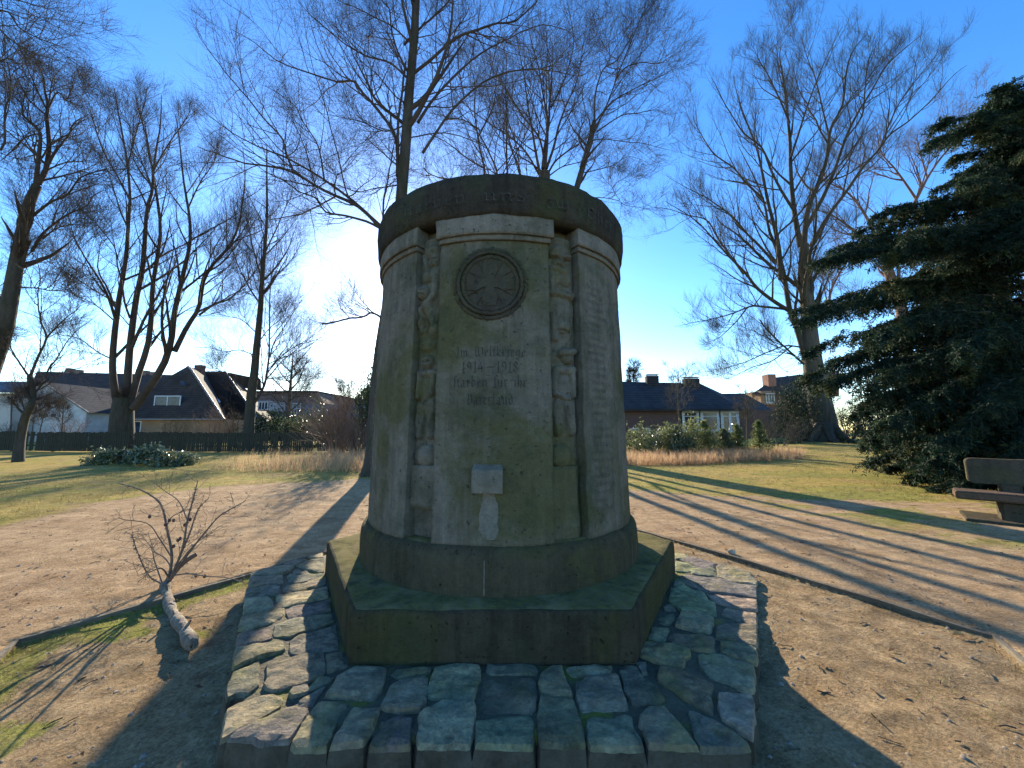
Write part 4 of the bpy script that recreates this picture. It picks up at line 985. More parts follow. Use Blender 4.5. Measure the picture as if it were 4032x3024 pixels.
# big beech at the right
tree('beech_tree', 'massive grey-barked bare beech with a wide upswept crown right of the memorial', None, 27,
     ('z7', [(1415, 1240), (1400, 1100), (1370, 950), (1340, 800), (1318, 640), (1305, 500), (1290, 300), (1275, 120), (1270, -60)], .82, .30),
     [('z7', [(1325, 800), (1280, 680), (1230, 500), (1180, 380), (1150, 200), (1120, 60), (1080, -60), (1040, -160), (1020, -300), (980, -430), (920, -560), (850, -700)], .36, .03, 1),
      ('z7', [(1170, 370), (1060, 300), (960, 220), (890, 130), (800, 40), (700, -60), (600, -170), (480, -260), (360, -330)], .20, .02, -2),
      ('z7', [(1150, 360), (1000, 345), (920, 345), (800, 390), (700, 420), (560, 450), (420, 480)], .13, .015, 1.5),
      ('z7', [(900, 350), (820, 450), (720, 540), (620, 590)], .08, .012, 1),
      ('z7', [(1270, 720), (1180, 640), (1080, 550), (1010, 470), (985, 430)], .11, .06, -1),
      ('z7', [(1260, 610), (1150, 600), (1040, 640), (900, 700), (760, 740), (640, 760)], .09, .012, -2),
      ('z7', [(1190, 600), (1060, 700), (940, 740), (820, 800), (700, 850)], .07, .01, 1),
      ('z4', [(830, 1588), (818, 1420), (790, 1280), (760, 1160), (730, 1000), (700, 860), (640, 700), (590, 560), (560, 430)], .26, .025, 2),
      ('z4', [(800, 1500), (700, 1390), (640, 1330), (560, 1230), (470, 1160), (400, 1110), (300, 1060), (180, 990)], .14, .015, -1),
      ('z4', [(620, 1560), (540, 1450), (470, 1350), (410, 1250), (300, 1220), (170, 1180), (60, 1180)], .13, .012, 1),
      ('z4', [(940, 1400), (905, 1200), (885, 1000), (880, 800), (860, 600), (840, 440), (820, 300), (860, 220)], .28, .02, 1),
      ('z4', [(960, 1400), (980, 1200), (1040, 1050), (1090, 900), (1110, 740), (1180, 600), (1200, 420), (1240, 300), (1320, 210)], .28, .02, -1),
      ('z4', [(970, 1300), (1060, 1140), (1130, 980), (1190, 800), (1260, 650), (1340, 520), (1420, 380), (1560, 250), (1620, 200)], .22, .02, 2),
      ('z4', [(1000, 1400), (1090, 1240), (1210, 1080), (1300, 950), (1390, 850), (1460, 760), (1560, 690), (1700, 560), (1820, 430), (1900, 370)], .20, .015, -2),
      ('z4', [(1390, 850), (1450, 700), (1520, 560), (1620, 430), (1720, 300), (1750, 200)], .09, .015, 0),
      ('z4', [(905, 1200), (830, 1080), (770, 960), (720, 840), (620, 760), (540, 640), (480, 520), (440, 440)], .15, .02, -1),
      ('z4', [(730, 1130), (640, 1050), (560, 960), (450, 880), (380, 780), (330, 680), (330, 600)], .12, .015, 2),
      ('z4', [(885, 900), (930, 760), (980, 600), (1040, 440), (1100, 300), (1180, 150)], .13, .02, 1),
      ('z4', [(880, 700), (820, 560), (760, 430), (700, 330), (700, 280)], .10, .02, -1),
      ('z4', [(1100, 760), (1060, 600), (1020, 440), (960, 300), (920, 190)], .10, .02, 2),
      ('z4', [(1190, 800), (1290, 660), (1310, 480), (1330, 330), (1400, 220)], .10, .02, -1)],
     seed=31, per=(8, 6, 7), lenf=(.26, .42, .5), kmin=.0068, back=8, maxl=3.4, up=(.13, .11, .09), mat_t=M_BARK_P, mat_c=M_BARK, flare=1.35, wig=.08, sec=9, secl=.40)
# reddish tree farther right
tree('park_tree', 'reddish bare tree half hidden behind the dark conifer, sunlit branches beside it', None, 31,
     ('z8', [(660, 1050), (650, 700), (640, 480), (620, 300), (560, 120), (520, 0)], .5, .3),
     [('z8', [(540, 60), (440, -60), (330, -160), (210, -230), (60, -260)], .22, .03, 0),
      ('z8', [(520, 0), (430, -200), (330, -330), (200, -400), (100, -470)], .2, .03, 1),
      ('z8', [(540, 60), (620, -140), (700, -300), (760, -420), (860, -560), (960, -650), (1040, -800)], .24, .03, -1),
      ('z8', [(700, -300), (600, -450), (520, -560), (500, -700)], .14, .03, 1),
      ('z8', [(225, 320), (240, 200), (320, 60), (400, -60)], .16, .06, 1),
      ('z8', [(620, 300), (480, 290), (340, 330), (200, 400)], .12, .02, -1),
      ('z8', [(760, -420), (720, -560), (700, -650)], .1, .03, 1)],
     seed=33, sec=8, per=(8, 6, 6), lenf=(.36, .42, .5), kmin=.0068, back=4, maxl=4, mat_t=M_TWIG_R, mat_c=M_TWIG_R, up=(.07, .05, .04), flare=1.2, wig=.16)
# distant small bare trees (slight in the photo)
def small_tree(label, tg, base, top, spread, depth, r, seed, n=7, mat=None, name='small_tree', group=None, mr=None, per=None):
    rng = random.Random(seed); bx, by = base; tx, ty = top; limbs = []
    for k in range(n):
        t = .25+.65*k/n; sx, sy = bx+(tx-bx)*t, by+(ty-by)*t; sg = 1 if k % 2 else -1; w = spread*rng.uniform(.6, 1)*(1-.5*abs(t-.5))
        limbs.append((tg, [(sx, sy), (sx+sg*w*.5, sy+(ty-by)*.12), (sx+sg*w, sy+(ty-by)*rng.uniform(.22, .42))], r*.45, r*.1, rng.uniform(-1, 1)*spread/150))
    return tree(name, label, group, depth, (tg, [base, ((bx+tx)/2+rng.uniform(-8, 8), (by+ty)/2), top], r, r*.15), limbs, seed=seed, per=per or ((6, 4, 5) if r < .08 else (8, 6, 5)), lenf=(.45, .5, .5),
                kmin=mr or .0055, back=2, maxl=2.2, mat_t=mat or M_BARK_P, mat_c=mat or M_TWIG, flare=1.0, tline=20, sec=2, smin=.25 if r < .08 else .6)
small_tree('mid-sized bare tree beyond the fence in front of the flat-roofed block', 'z6', (690, 1090), (735, 400), 200, 31, .22, 41, n=10)
small_tree('thin pale bare tree on the skyline left of the holly', 'z6', (1145, 1080), (1148, 620), 90, 42, .12, 42, mr=.012)
small_tree('small bare sapling with a round crown in front of the bungalow wall', 'z7', (462, 1150), (450, 760), 110, 21.5, .05, 43, n=9, mat=M_BARK_P)
small_tree('small bare shrubby tree in front of the white window frames of the bungalow', 'z7', (895, 1200), (905, 930), 90, 21.5, .06, 44, n=9, mat=M_BARK_P)
small_tree('tiny round bare tree far off above the bungalow roof', 'z7', (150, 900), (150, 765), 50, 60, .15, 45, mr=.02)
small_tree('bare garden tree beside the left gable wall', 'z5', (410, 1190), (420, 960), 60, 25, .05, 46, mr=.008)
small_tree('second thin bare garden tree in front of the white wall', 'z5', (250, 1180), (330, 960), 60, 25, .04, 47, mr=.008)
# ================================================================== CONIFER at the right
def conifer():
    rng = np.random.default_rng(77); bx, by = 12.7, 9.0; z0 = gz(bx, by)
    root = empty('conifer', (bx, by, z0), 'large dark conifer with drooping layered boughs behind the stone bench at the right edge', 'tree')
    tb = Tubes(); hh = np.linspace(0, 9.9, 30); T = np.stack([bx+.1*np.sin(hh*.5), by+.08*np.cos(hh*.6), z0-.1+hh], 1)
    tb.add(T[None], (.30*(1-hh/10)+.01)[None], 12); tb.obj('trunk', M_BARK, root)
    # tips of the boughs the photo shows (photo pixels, depth shift)
    tips = [('z4', 1650, 760, -.3, 1.2), ('z4', 1690, 810, .5, 1.), ('z4', 1760, 720, .2, 1), ('z4', 2040, 520, 0, 1), ('z4', 2110, 500, .4, 1), ('z4', 1940, 700, -.6, 1), ('z4', 1760, 950, .5, 1),
            ('z4', 1580, 1150, 0, 1.2), ('z4', 1700, 1100, .9, 1), ('z4', 1430, 1240, -.2, 1.2), ('z4', 1520, 1250, .7, 1), ('z4', 1130, 1345, 0, 1.4), ('z4', 1280, 1360, .8, 1.2), ('z4', 1070, 1500, -.4, 1.4), ('z4', 1200, 1480, .6, 1.2), ('z4', 1350, 1520, -.9, 1.2),
            ('z8', 180, 60, 0, 1.3), ('z8', 50, 325, .2, 1.4), ('z8', 110, 330, -.5, 1.3), ('z8', 90, 345, .9, 1.2), ('z8', 150, 480, 0, 1.2), ('z8', 170, 590, .4, 1.2), ('z8', 70, 690, -.1, 1.4), ('z8', 110, 720, .6, 1.3), ('z8', 160, 790, -.6, 1.2),
            ('z8', 310, 850, .2, 1.1), ('z8', 330, 900, -.4, 1), ('z8', 400, 960, .3, 1), ('z8', 450, 1030, 0, 1), ('z8', 460, 1100, -.4, 1), ('z8', 520, 1150, .3, 1), ('z8', 600, 1200, -.2, 1), ('z8', 640, 1240, .3, .9), ('z8', 700, 1290, -.3, .9), ('z8', 760, 1300, .2, .9), ('z8', 820, 1320, -.5, .8), ('z8', 880, 1310, .3, .8),
            ('z4', 2180, 560, 0, 1), ('z8', 800, 1335, -1.2, .9), ('z8', 900, 1340, -1.4, .9), ('z8', 980, 1300, -1.6, 1), ('z8', 720, 1180, -1.3, 1.1), ('z8', 860, 1150, -1.8, 1.2), ('z8', 960, 1080, -2.0, 1.2), ('z8', 560, 1020, -1.0, 1.1), ('z8', 700, 980, -1.8, 1.2), ('z4', 2000, 900, -1, 1.2), ('z4', 1900, 1050, -1.2, 1.2), ('z4', 1800, 1300, -1.4, 1.3), ('z4', 1600, 1400, -1.5, 1.3), ('z8', 500, 700, -1.6, 1.2), ('z8', 450, 500, -1.5, 1.2), ('z8', 600, 900, -1.7, 1.2)]
    st, en, wt = [], [], []
    for (tg, x, y, dy, w) in list(tips):      # shorter boughs between the long ones
        k = ZT[tg][2]; tips += [(tg, x+rng.uniform(200, 560)*k, y+rng.uniform(-90, 90)*k, dy+rng.uniform(-.9, .9), w*1.1) for _ in range(2)]
    for (tg, x, y, dy, w) in tips:
        Y = by+dy-.3; p = at(tg, x, y, Y); L = math.hypot(p.x-bx, p.y-by); zt = p.z+L*.02
        st.append((bx, by, min(max(zt+.12*L, z0+.25), z0+9.6))); en.append(tuple(p)); wt.append(w)
    for k in range(230):                                     # the rest of the tree
        h = .3+9.5*(k/230)**1.05; az = rng.uniform(0, 6.28); R = (4.2*(1-h/10.4)**1.2+.2)*rng.uniform(.55, 1.0)*(1 if h > 1.2 else .8)
        e = (bx+R*math.cos(az), by+R*math.sin(az), z0+h-rng.uniform(-.05, .28)*R+rng.uniform(-.35, .35))
        if e[2] < z0+.15: e = (e[0], e[1], z0+.15)
        st.append((bx, by, z0+h)); en.append(e); wt.append(1)
    st = np.array(st); en = np.array(en); m = 16; t = np.linspace(0, 1, m)[None, :, None]
    P = st[:, None]*(1-t)+en[:, None]*t; P[:, :, 2] += np.sin(t[..., 0]*np.pi)*.18*np.linalg.norm(en-st, axis=1)[:, None]*.4
    P += np.cumsum(rng.normal(0, .035, P.shape), axis=1); L = np.linalg.norm(en-st, axis=1)
    Rr = np.maximum(.035*(1-t[..., 0])*np.minimum(L, 3)[:, None]/3, .006)+0*P[..., 0]
    br = Tubes(); br.add(P, Rr, 5)
    nb = (L*11).astype(int)+6; cards = []
    for i in range(len(P)):
        n = nb[i]*2; tt = .18+.82*rng.random(n)**.8; f = tt*(m-1); k = np.minimum(f.astype(int), m-2); u = (f-k)[:, None]
        s = P[i, k]*(1-u)+P[i, k+1]*u; d = unit(en[i]-st[i]); side = unit(np.cross(d, [0, 0, 1.]))*rng.choice([-1, 1], n)[:, None]
        di = d*.75+side*(.75*rng.random(n)[:, None]+.25)+np.array([0, 0, -1.])*np.where(rng.random(n) < .35, 1.1, .22)[:, None]+rng.normal(0, .3, (n, 3))
        ln = (.75-.45*tt)*rng.uniform(.5, 1.1, n)*wt[i]; B = grow(s, di, ln, 5, .12, -.16, rng)
        br.add(B, np.full(B.shape[:2], .004), 3)
        q = rng.random((n, 34)); f = q*5; k2 = np.minimum(f.astype(int), 4); u2 = (f-k2)[..., None]; ar = np.arange(n)[:, None]
        c = B[ar, k2]*(1-u2)+B[ar, k2+1]*u2; cards.append(c.reshape(-1, 3)+rng.normal(0, .018, (n*34, 3)))
    br.obj('boughs', M_BARK, root)
    C = np.concatenate(cards); print('conifer cards', len(C))
    leafcards('foliage', C, .085, M_NEEDLE, root, rng, asp=.26, droop=.6)
conifer()

# ================================================================== shrubs
M_LEAFG = mottled('glossy_evergreen_leaf', (.045, .075, .025), (.075, .11, .04), 6, (.11, .13, .06), 3, (.6, .7), rough=.38, bump=0, spec=.45)
M_LEAFY = mottled('yellow_green_spray', (.16, .20, .07), (.24, .26, .10), 5, bump=0, rough=.6)
M_SHRUBR = mottled('reddish_brown_twigs', (.16, .10, .075), (.22, .15, .11), 4, bump=0)
translucent(M_LEAFG, .3); translucent(M_LEAFY, .4)
def bush(name, label, x, y, rx_, ry_, h, n, size, m, group=None, seed=1, cat='shrub', stems=14, sm=None, asp=.55, low=.1, droop=.1, shell=.55):
    rng = np.random.default_rng(seed); z0 = gz(x, y); root = empty(name, (x, y, z0), label, cat, group)
    # stems
    az = rng.uniform(0, 6.28, stems); r = rng.uniform(.2, .85, stems); P = np.zeros((stems, 8, 3)); t = np.linspace(0, 1, 8)[None]
    P[..., 0] = x+rx_*(.15*np.cos(az)[:, None]+r[:, None]*np.cos(az)[:, None]*t); P[..., 1] = y+ry_*(.15*np.sin(az)[:, None]+r[:, None]*np.sin(az)[:, None]*t)
    P[..., 2] = z0-.05+h*(t*np.sqrt(np.maximum(1-r*r, .1))[:, None]*.95); P += np.cumsum(rng.normal(0, .02*h, P.shape), axis=1)*t[..., None]
    R = np.linspace(.011, .004, 8)[None]*np.ones((stems, 1))*max(h, .6); tb = Tubes(); tb.add(P, R, 5)
    s, d, L, q = children(P, R, 9, .2, (25, 60), rng, .45, np.full(stems, h), up=.05); B = grow(s, d, L, 5, .16, .03, rng); RB = np.maximum(q[:, None]*np.linspace(.8, .3, 6)[None], .0035); tb.add(B, RB, 3)
    if n == 0:
        s, d, L2, q = children(B, RB, 6, .1, (25, 60), rng, .5, L, up=.03); B2 = grow(s, d, L2, 4, .18, .02, rng); tb.add(B2, np.maximum(q[:, None]*np.linspace(.8, .4, 5)[None], .003), 3)
    tb.obj('stems', sm or M_BARK, root)
    if n:
        nc = max(6, n//90); ca = rng.uniform(0, 6.28, nc); cr = np.sqrt(rng.random(nc)); cz = rng.random(nc)
        cc = np.stack([x+rx_*cr*np.cos(ca)*np.sqrt(1-cz*cz*.8), y+ry_*cr*np.sin(ca)*np.sqrt(1-cz*cz*.8), z0+h*(low+(.9-low)*cz)], 1)
        k = rng.integers(0, nc, n); sg = np.array([rx_, ry_, h])*.17+.02
        C = cc[k]+rng.normal(size=(n, 3))*sg; C[:, 2] = np.maximum(C[:, 2], z0+.03)
        leafcards('foliage', C, size, m, root, rng, asp=asp, droop=droop)
    return root
M_RHO = translucent(mottled('glint_flecked_leaf', (.10, .135, .06), (.16, .19, .095), 9, (.26, .27, .17), 6, (.55, .65), rough=.3, bump=0, spec=.6), .25)  # highlights of the glossy leaves put into the colour as pale flecks
GR = 'rhododendrons in the lawn bed'
def gpos(tg, x, y):
    p = gp(tg, x, y, .2); return p.x, p.y
for i, (zx, zy, rx_, h, lb) in enumerate(((600, 632, .95, .62, 'low glossy evergreen shrub at the left end of the lawn bed'), (720, 628, .85, .60, 'low glossy evergreen shrub, second from left in the lawn bed'), (850, 632, 1.15, .80, 'tallest and widest glossy evergreen shrub in the lawn bed'),
                             (960, 636, .42, .62, 'narrow glossy evergreen shrub right of the gap in the lawn bed'), (1025, 632, .62, .66, 'round glossy evergreen shrub with pale shining leaves near the bed end'), (1088, 628, .25, .42, 'tiny dark evergreen shrub at the right end of the lawn bed'))):
    x, y = gpos('zb', zx, zy); bush('evergreen_shrub', lb, x, y, rx_*.6, .45, h*.72, int(900*rx_), .12, M_RHO, GR, seed=50+i, cat='shrub', droop=.3)
bush('holly_tree', 'tall dark green holly bush rising at the left edge of the memorial shaft', *((lambda p: (p.x, p.y))(at('z6', 1370, 1000, 20))), .85, .85, 4.6, 5200, .11, M_LEAFG, None, 61, 'holly', stems=12, low=.05)
bush('bare_shrub', 'big reddish brown leafless bush in front of the fence left of the holly', *((lambda p: (p.x, p.y))(at('z6', 1100, 1000, 20.3))), 1.9, 1.3, 3.0, 0, .1, None, None, 62, stems=34, sm=M_SHRUBR)
bush('bare_shrub', 'smaller brown leafless bush beside the holly', *((lambda p: (p.x, p.y))(at('z6', 1270, 1000, 18.5))), 1.1, .9, 1.7, 0, .1, None, None, 63, stems=30, sm=M_SHRUBR)
bush('evergreen_shrub', 'dark spreading evergreen bush behind the fence right of the slender forked tree', *((lambda p: (p.x, p.y))(at('z6', 530, 1000, 26))), 1.7, 1.2, 2.2, 2200, .14, M_NEEDLE, None, 64)
bush('evergreen_shrub', 'green bush below the blue-grey tiled roof', *((lambda p: (p.x, p.y))(at('z6', 890, 1000, 27))), 1.7, 1.2, 2.9, 2200, .14, M_LEAFG, None, 65)
bush('evergreen_shrub', 'yellowish bush behind the fence between two green ones', *((lambda p: (p.x, p.y))(at('z6', 670, 1000, 26.5))), 1.2, 1.0, 1.9, 1000, .12, M_LEAFY, None, 66)
for i, (zx, w, h, lb) in enumerate(((60, 1.6, 1.5, 'leafless hedge bush behind the fence at the far left'), (395, 1.2, 2.0, 'leafless brown bush behind the fence by the white gable'), (1000, 1.7, 2.1, 'leafless climbing bush in front of the ochre house wall'), (1230, 1.8, 2.5, 'leafless bush against the hipped roof of the ochre house'), (1390, 1.3, 2.3, 'leafless bush at the right corner of the ochre house'))):
    p = at('zb', zx, 440, 25.5+.3*i); bush('bare_shrub', lb, p.x, p.y, w, .8, h, 0, .1, None, 'leafless bushes behind the fence', 70+i, stems=13, sm=M_SHRUBR if i % 2 else M_BARK_P)
# shrubs right of the memorial: sprays of yellow green and young firs
GS = 'evergreen shrubs right of the memorial'
for i, (zx, w, h, lb) in enumerate(((165, .9, 1.25, 'yellow-green juniper next to the memorial, left end of the right shrub row'), (260, .8, 1.2, 'yellow-green juniper, second in the right shrub row'), (360, .8, 1.15, 'broad juniper, third in the right shrub row'), (440, .7, 1.35, 'taller juniper left of the pointed young fir'), (530, .9, 1.4, 'wide juniper directly left of the pointed young fir'), (720, .6, 1.05, 'low juniper between the two pointed young firs'))):
    p = at('z7', zx, 1200, 17.0+.25*(i % 3)); bush('juniper', lb, p.x, p.y, w, .8, h, int(1700*w), .13, M_LEAFY if i % 2 == 0 else M_RHO, GS, 80+i, 'juniper', asp=.3, droop=-.4)
def fir(label, x, y, h, seed, group):
    rng = np.random.default_rng(seed); z0 = gz(x, y); root = empty('young_fir', (x, y, z0), label, 'fir', group)
    tb = Tubes(); tb.add(np.array([[[x, y, z0-.05], [x, y, z0+h*.5], [x, y, z0+h]]]), np.array([[.03, .02, .005]]), 6); tb.obj('trunk', M_BARK, root)
    n = 90; hh = rng.random(n)**1.2*.93; az = rng.uniform(0, 6.28, n); R = (.52*h*(1-hh)+.05)*.75; C = []
    s = np.stack([np.full(n, x), np.full(n, y), z0+h*(hh+.04)], 1); d = np.stack([np.cos(az), np.sin(az), np.full(n, .18)], 1); B = grow(s, d, R, 5, .06, .01, rng)
    tb2 = Tubes(); tb2.add(B, np.full(B.shape[:2], .005), 3); tb2.obj('boughs', M_BARK, root)
    q = rng.random((n, 34)); f = q*5; k = np.minimum(f.astype(int), 4); u = (f-k)[..., None]; a = np.arange(n)[:, None]; C = (B[a, k]*(1-u)+B[a, k+1]*u).reshape(-1, 3)+rng.normal(0, .03, (n*34, 3))
    leafcards('foliage', C, .10, M_LEAFY, root, rng, asp=.3)
for i, (zx, zt, lb) in enumerate(((625, 1085, 'tallest pointed young fir in front of the white window frames'), (835, 1115, 'pointed young fir right of the tallest one'), (975, 1095, 'slim young fir at the right end of the shrub row'), (430, 1125, 'short young fir standing among the junipers'), (745, 1140, 'small young fir between the two larger pointed ones'))):
    b = at('z7', zx, 1200, 17.4); tpz = at('z7', zx, zt, 17.4).z; fir(lb, b.x, b.y, tpz-gz(b.x, b.y), 90+i, GS)
p = at('z7', 1210, 1180, 25); bush('evergreen_shrub', 'dark yew bush left of the massive grey beech trunk', p.x, p.y, 1.5, 1.2, 3.4, 2600, .14, M_NEEDLE, None, 95)
p = at('z7', 1300, 1180, 27.5); bush('bare_shrub', 'pale tangled leafless bush right behind the dark yew', p.x, p.y, 2.4, 1.4, 4.2, 0, .1, None, None, 96, stems=26, sm=M_BARK_P)
for i, (zx, w, h, dd, lb) in enumerate(((1560, 2.2, 3.0, 31, 'brown leafless thicket right of the grey beech trunk'), (1100, 1.8, 1.6, 23, 'low leafless bush in shade by the bungalow corner'), (1700, 2.5, 3.4, 33, 'leafless thicket behind the dark conifer'))):
    p = at('z7', zx, 1180, dd); bush('bare_shrub', lb, p.x, p.y, w, 1.2, h, 0, .1, None, None, 100+i, stems=22, sm=M_BARK_P)
p = at('z8', 480, 950, 24); bush('evergreen_shrub', 'dark evergreen hedge bush behind the conifer at the right', p.x, p.y, 2.0, 1.2, 2.3, 2000, .14, M_NEEDLE, None, 104)
p = at('z8', 900, 950, 21); bush('evergreen_shrub', 'dark evergreen hedge bush far behind the stone bench', p.x, p.y, 3.0, 1.5, 3.6, 4000, .14, M_NEEDLE, None, 105)

# ================================================================== FENCE
M_FENCE = mottled('weathered_fence_board', (.035, .033, .022), (.055, .05, .034), 3, (.035, .045, .02), 2, bump=.004, bs=20, stretch=(4, 4, 1))
fx0, fx1, fy = -34.0, -5.0, 22.6
fen = empty('picket_fence', ((fx0+fx1)/2, fy, .2), 'dark weathered vertical board fence between the lawn and the houses at the left', 'fence')
bm = bmesh.new(); rr = random.Random(4); x = fx0
while x < fx1:
    if rr.random() > .03:
        g0 = gz(x, fy); t = 1.13+rr.uniform(-.03, .03); tl = rr.uniform(-.006, .006)
        M = None; box(bm, x, x+.098, fy-.012+tl, fy+.012+tl, g0+.04, g0+t)
    x += .118+rr.uniform(-.006, .010)
obj('pickets', bm, M_FENCE, fen)
for z in (.35, .95):
    bm = bmesh.new(); n = 12
    for k in range(n):
        xa = fx0+(fx1-fx0)*k/n; xb = fx0+(fx1-fx0)*(k+1)/n-.005; g0 = gz((xa+xb)/2, fy); box(bm, xa, xb, fy+.02, fy+.06, g0+z-.04, g0+z+.04)
    obj('rail', bm, M_FENCE, fen)
for k in range(13):
    xa = fx0+(fx1-fx0)*k/12; boxo('post', xa-.05, xa+.05, fy+.062, fy+.16, gz(xa, fy)-.2, gz(xa, fy)+1.08, M_FENCE, fen)

# ================================================================== HOUSES
KH = 1.42      # the houses stand well behind the fence
def hbox(name, x0, x1, y0, y1, *r): return boxo(name, x0, x1, y0*KH, y1*KH, *r)
def tiles(name, a, b, rough=.75, sc=1.5, pale=None):
    g = G(name, rough, .12); w = g.n('ShaderNodeTexWave', bands_direction='Z', wave_profile='SAW'); w.inputs['Scale'].default_value = sc; w.inputs['Distortion'].default_value = .25; g.lk(g.co, w.inputs[0])
    c = g.mix(g.ramp(g.noise(1.1, 6, .6), .35, .65), a, b); c = g.mix(g.ramp(w.outputs['Fac'], .72, .98), c, (a[0]*.35, a[1]*.35, a[2]*.35))
    c = g.mix(1, c, g.mix(g.ramp(g.noise(24, 3), .3, .7), (.75, .75, .75), (1.2, 1.2, 1.2)), 'MULTIPLY'); g.col(c); g.bump(w.outputs['Fac'], .04); return g.m
def bricks(name, a, b, mort, sc=1.0):
    g = G(name, .9, .2); t = g.n('ShaderNodeTexBrick'); t.inputs['Scale'].default_value = 1; t.inputs['Brick Width'].default_value = .25*sc; t.inputs['Row Height'].default_value = .075*sc; t.inputs['Mortar Size'].default_value = .008
    mp = g.n('ShaderNodeMapping'); mp.inputs['Rotation'].default_value = (math.pi/2, 0, 0); g.lk(g.co, mp.inputs[0]); g.lk(mp.outputs[0], t.inputs['Vector'])
    for k, v in (('Color1', a), ('Color2', b), ('Mortar', mort)): t.inputs[k].default_value = (*v, 1)
    c = g.mix(g.ramp(g.noise(.8, 5), .35, .65), t.outputs[0], g.mix(.4, t.outputs[0], (.12, .10, .08))); g.col(c); return g.m
M_RDK = tiles('dark_brown_roof_tiles', (.045, .035, .03), (.075, .058, .048), .85)
M_RBR = tiles('brown_roof_tiles', (.06, .042, .035), (.09, .064, .053), .85)
M_RBL = tiles('blue_grey_roof_tiles', (.07, .085, .11), (.10, .115, .14), .6, 1.4)
M_RGR = tiles('dark_grey_roof_tiles', (.032, .036, .042), (.055, .06, .066), .85, 1.5)
M_OCH = bricks('ochre_brick', (.34, .20, .11), (.29, .17, .095), (.25, .2, .14)); M_REDB = bricks('dark_red_brick', (.17, .075, .06), (.13, .062, .05), (.12, .1, .09))
M_BRN = bricks('brown_brick', (.20, .135, .105), (.16, .11, .088), (.17, .14, .12)); M_WB = bricks('white_painted_brick', (.62, .62, .60), (.56, .56, .55), (.50, .50, .49))
M_WHITE = mottled('white_frame_paint', (.72, .72, .70), (.62, .62, .60), 5, bump=0, rough=.5)
M_PAN = mottled('grey_white_cladding', (.40, .40, .39), (.34, .34, .34), 2, bump=0)
def glass():
    g = G('window_glass', .12, .35); g.col(g.mix(g.ramp(g.noise(1.3), .4, .6), (.02, .03, .045), (.05, .07, .10))); return g.m
M_GL = glass()
def polys_o(name, faces, m, parent):
    vs = []; fs = []
    for f in faces: fs.append(tuple(range(len(vs), len(vs)+len(f)))); vs += f
    bm = bmesh.new(); bv = [bm.verts.new(v) for v in vs]
    for f in fs: bm.faces.new([bv[i] for i in f])
    bmesh.ops.remove_doubles(bm, verts=bm.verts[:], dist=.001); bmesh.ops.recalc_face_normals(bm, faces=bm.faces[:]); return obj(name, bm, m, parent)
def window(tg, x0, y0, x1, y1, Y, parent, split=2, fr=.09, transom=None, name='window'):
    Y = Y*KH
    a = at(tg, x0, y0, Y); b = at(tg, x1, y1, Y); xa, xb, za, zb = a.x, b.x, b.z, a.z
    bm = bmesh.new(); box(bm, xa, xb, Y-.05, Y+.02, za, za+fr); box(bm, xa, xb, Y-.05, Y+.02, zb-fr, zb)
    n = split
    for k in range(n+1):
        xc = xa+fr/2+(xb-xa-fr)*k/n; box(bm, xc-fr/2, xc+fr/2, Y-.045, Y+.018, za+fr, zb-fr)
    if transom:
        zc = zb-(zb-za)*transom
        for k in range(n):
            l = xa+fr+(xb-xa-fr)*k/n+.001; r = xa+(xb-xa-fr)*(k+1)/n-.001; box(bm, l, r, Y-.04, Y+.015, zc-.04, zc+.04)
    w = obj(name, bm, M_WHITE, parent)
    g = boxo('pane', xa+fr, xb-fr, Y-.012, Y-.004, za+fr, zb-fr, M_GL, w); return w
def chimney(tg, x0, y0, x1, y1, Y, m, parent, cap=None, d=.7):
    Y = Y*KH; a = at(tg, x0, y0, Y); b = at(tg, x1, y1, Y); c = boxo('chimney', a.x, b.x, Y-d/2, Y+d/2, b.z-.6, a.z, m, parent)
    if cap:
        w = cap; boxo('chimney_cap', a.x-w, b.x+w, Y-d/2-w, Y+d/2+w, a.z+.12, a.z+.17, M_PAN, c)
        for sx in (a.x+.05, b.x-.1): boxo('cap_support', sx, sx+.05, Y-.05, Y+.05, a.z, a.z+.12, M_PAN, c)
    return c
def house(label, x, y, group=None): return empty('house', (x, y*KH, .2), label, 'house', group)
A = lambda x, y, Y, t='zb': at(t, x, y, Y*KH)
def grd(v): return Vector((v.x, v.y, .0))
# ochre house with steep hipped roof
e1, e2 = A(570, 367, 27), A(1300, 369, 27); ez = e1.z
hc = house('ochre brick house with a steep dark hipped roof, white dormer window and skylights', (e1.x+e2.x)/2, 27)
r0, r1, rl = A(1090, 61, 31), A(1110, 80, 30.2), A(985, 120, 30)
e3 = Vector((A(1340, 370, 33).x, KH*33, ez)); rk = A(1190, 95, 35); e0b = Vector((e1.x-1.0, KH*34, ez)); e2b = Vector((A(1500, 372, 31).x, KH*31, ez)); rr2 = A(1310, 95, 35); e4 = Vector((A(1600, 374, 37).x, KH*37, ez)); rr3 = A(1425, 190, 38.5)
wl = e1.lerp(rl, .62)
polys_o('roof', [[e1, e2, r1, r0, rl], [e2, e3, rk, r1], [r0, r1, rk, Vector((rk.x-2, KH*37, rk.z))], [e1, rl, r0, Vector((rk.x-2, KH*37, rk.z)), e0b], [e3, e2b, rr2, rk], [e2b, e4, rr3, rr2], [rk, rr2, Vector((rr2.x, KH*40, rr2.z)), Vector((rk.x-2, KH*37, rk.z))], [rr2, rr3, Vector((rr3.x, KH*41, rr3.z)), Vector((rr2.x, KH*40, rr2.z))]], M_RDK, hc)
wx0 = A(640, 400, 27.4).x; 
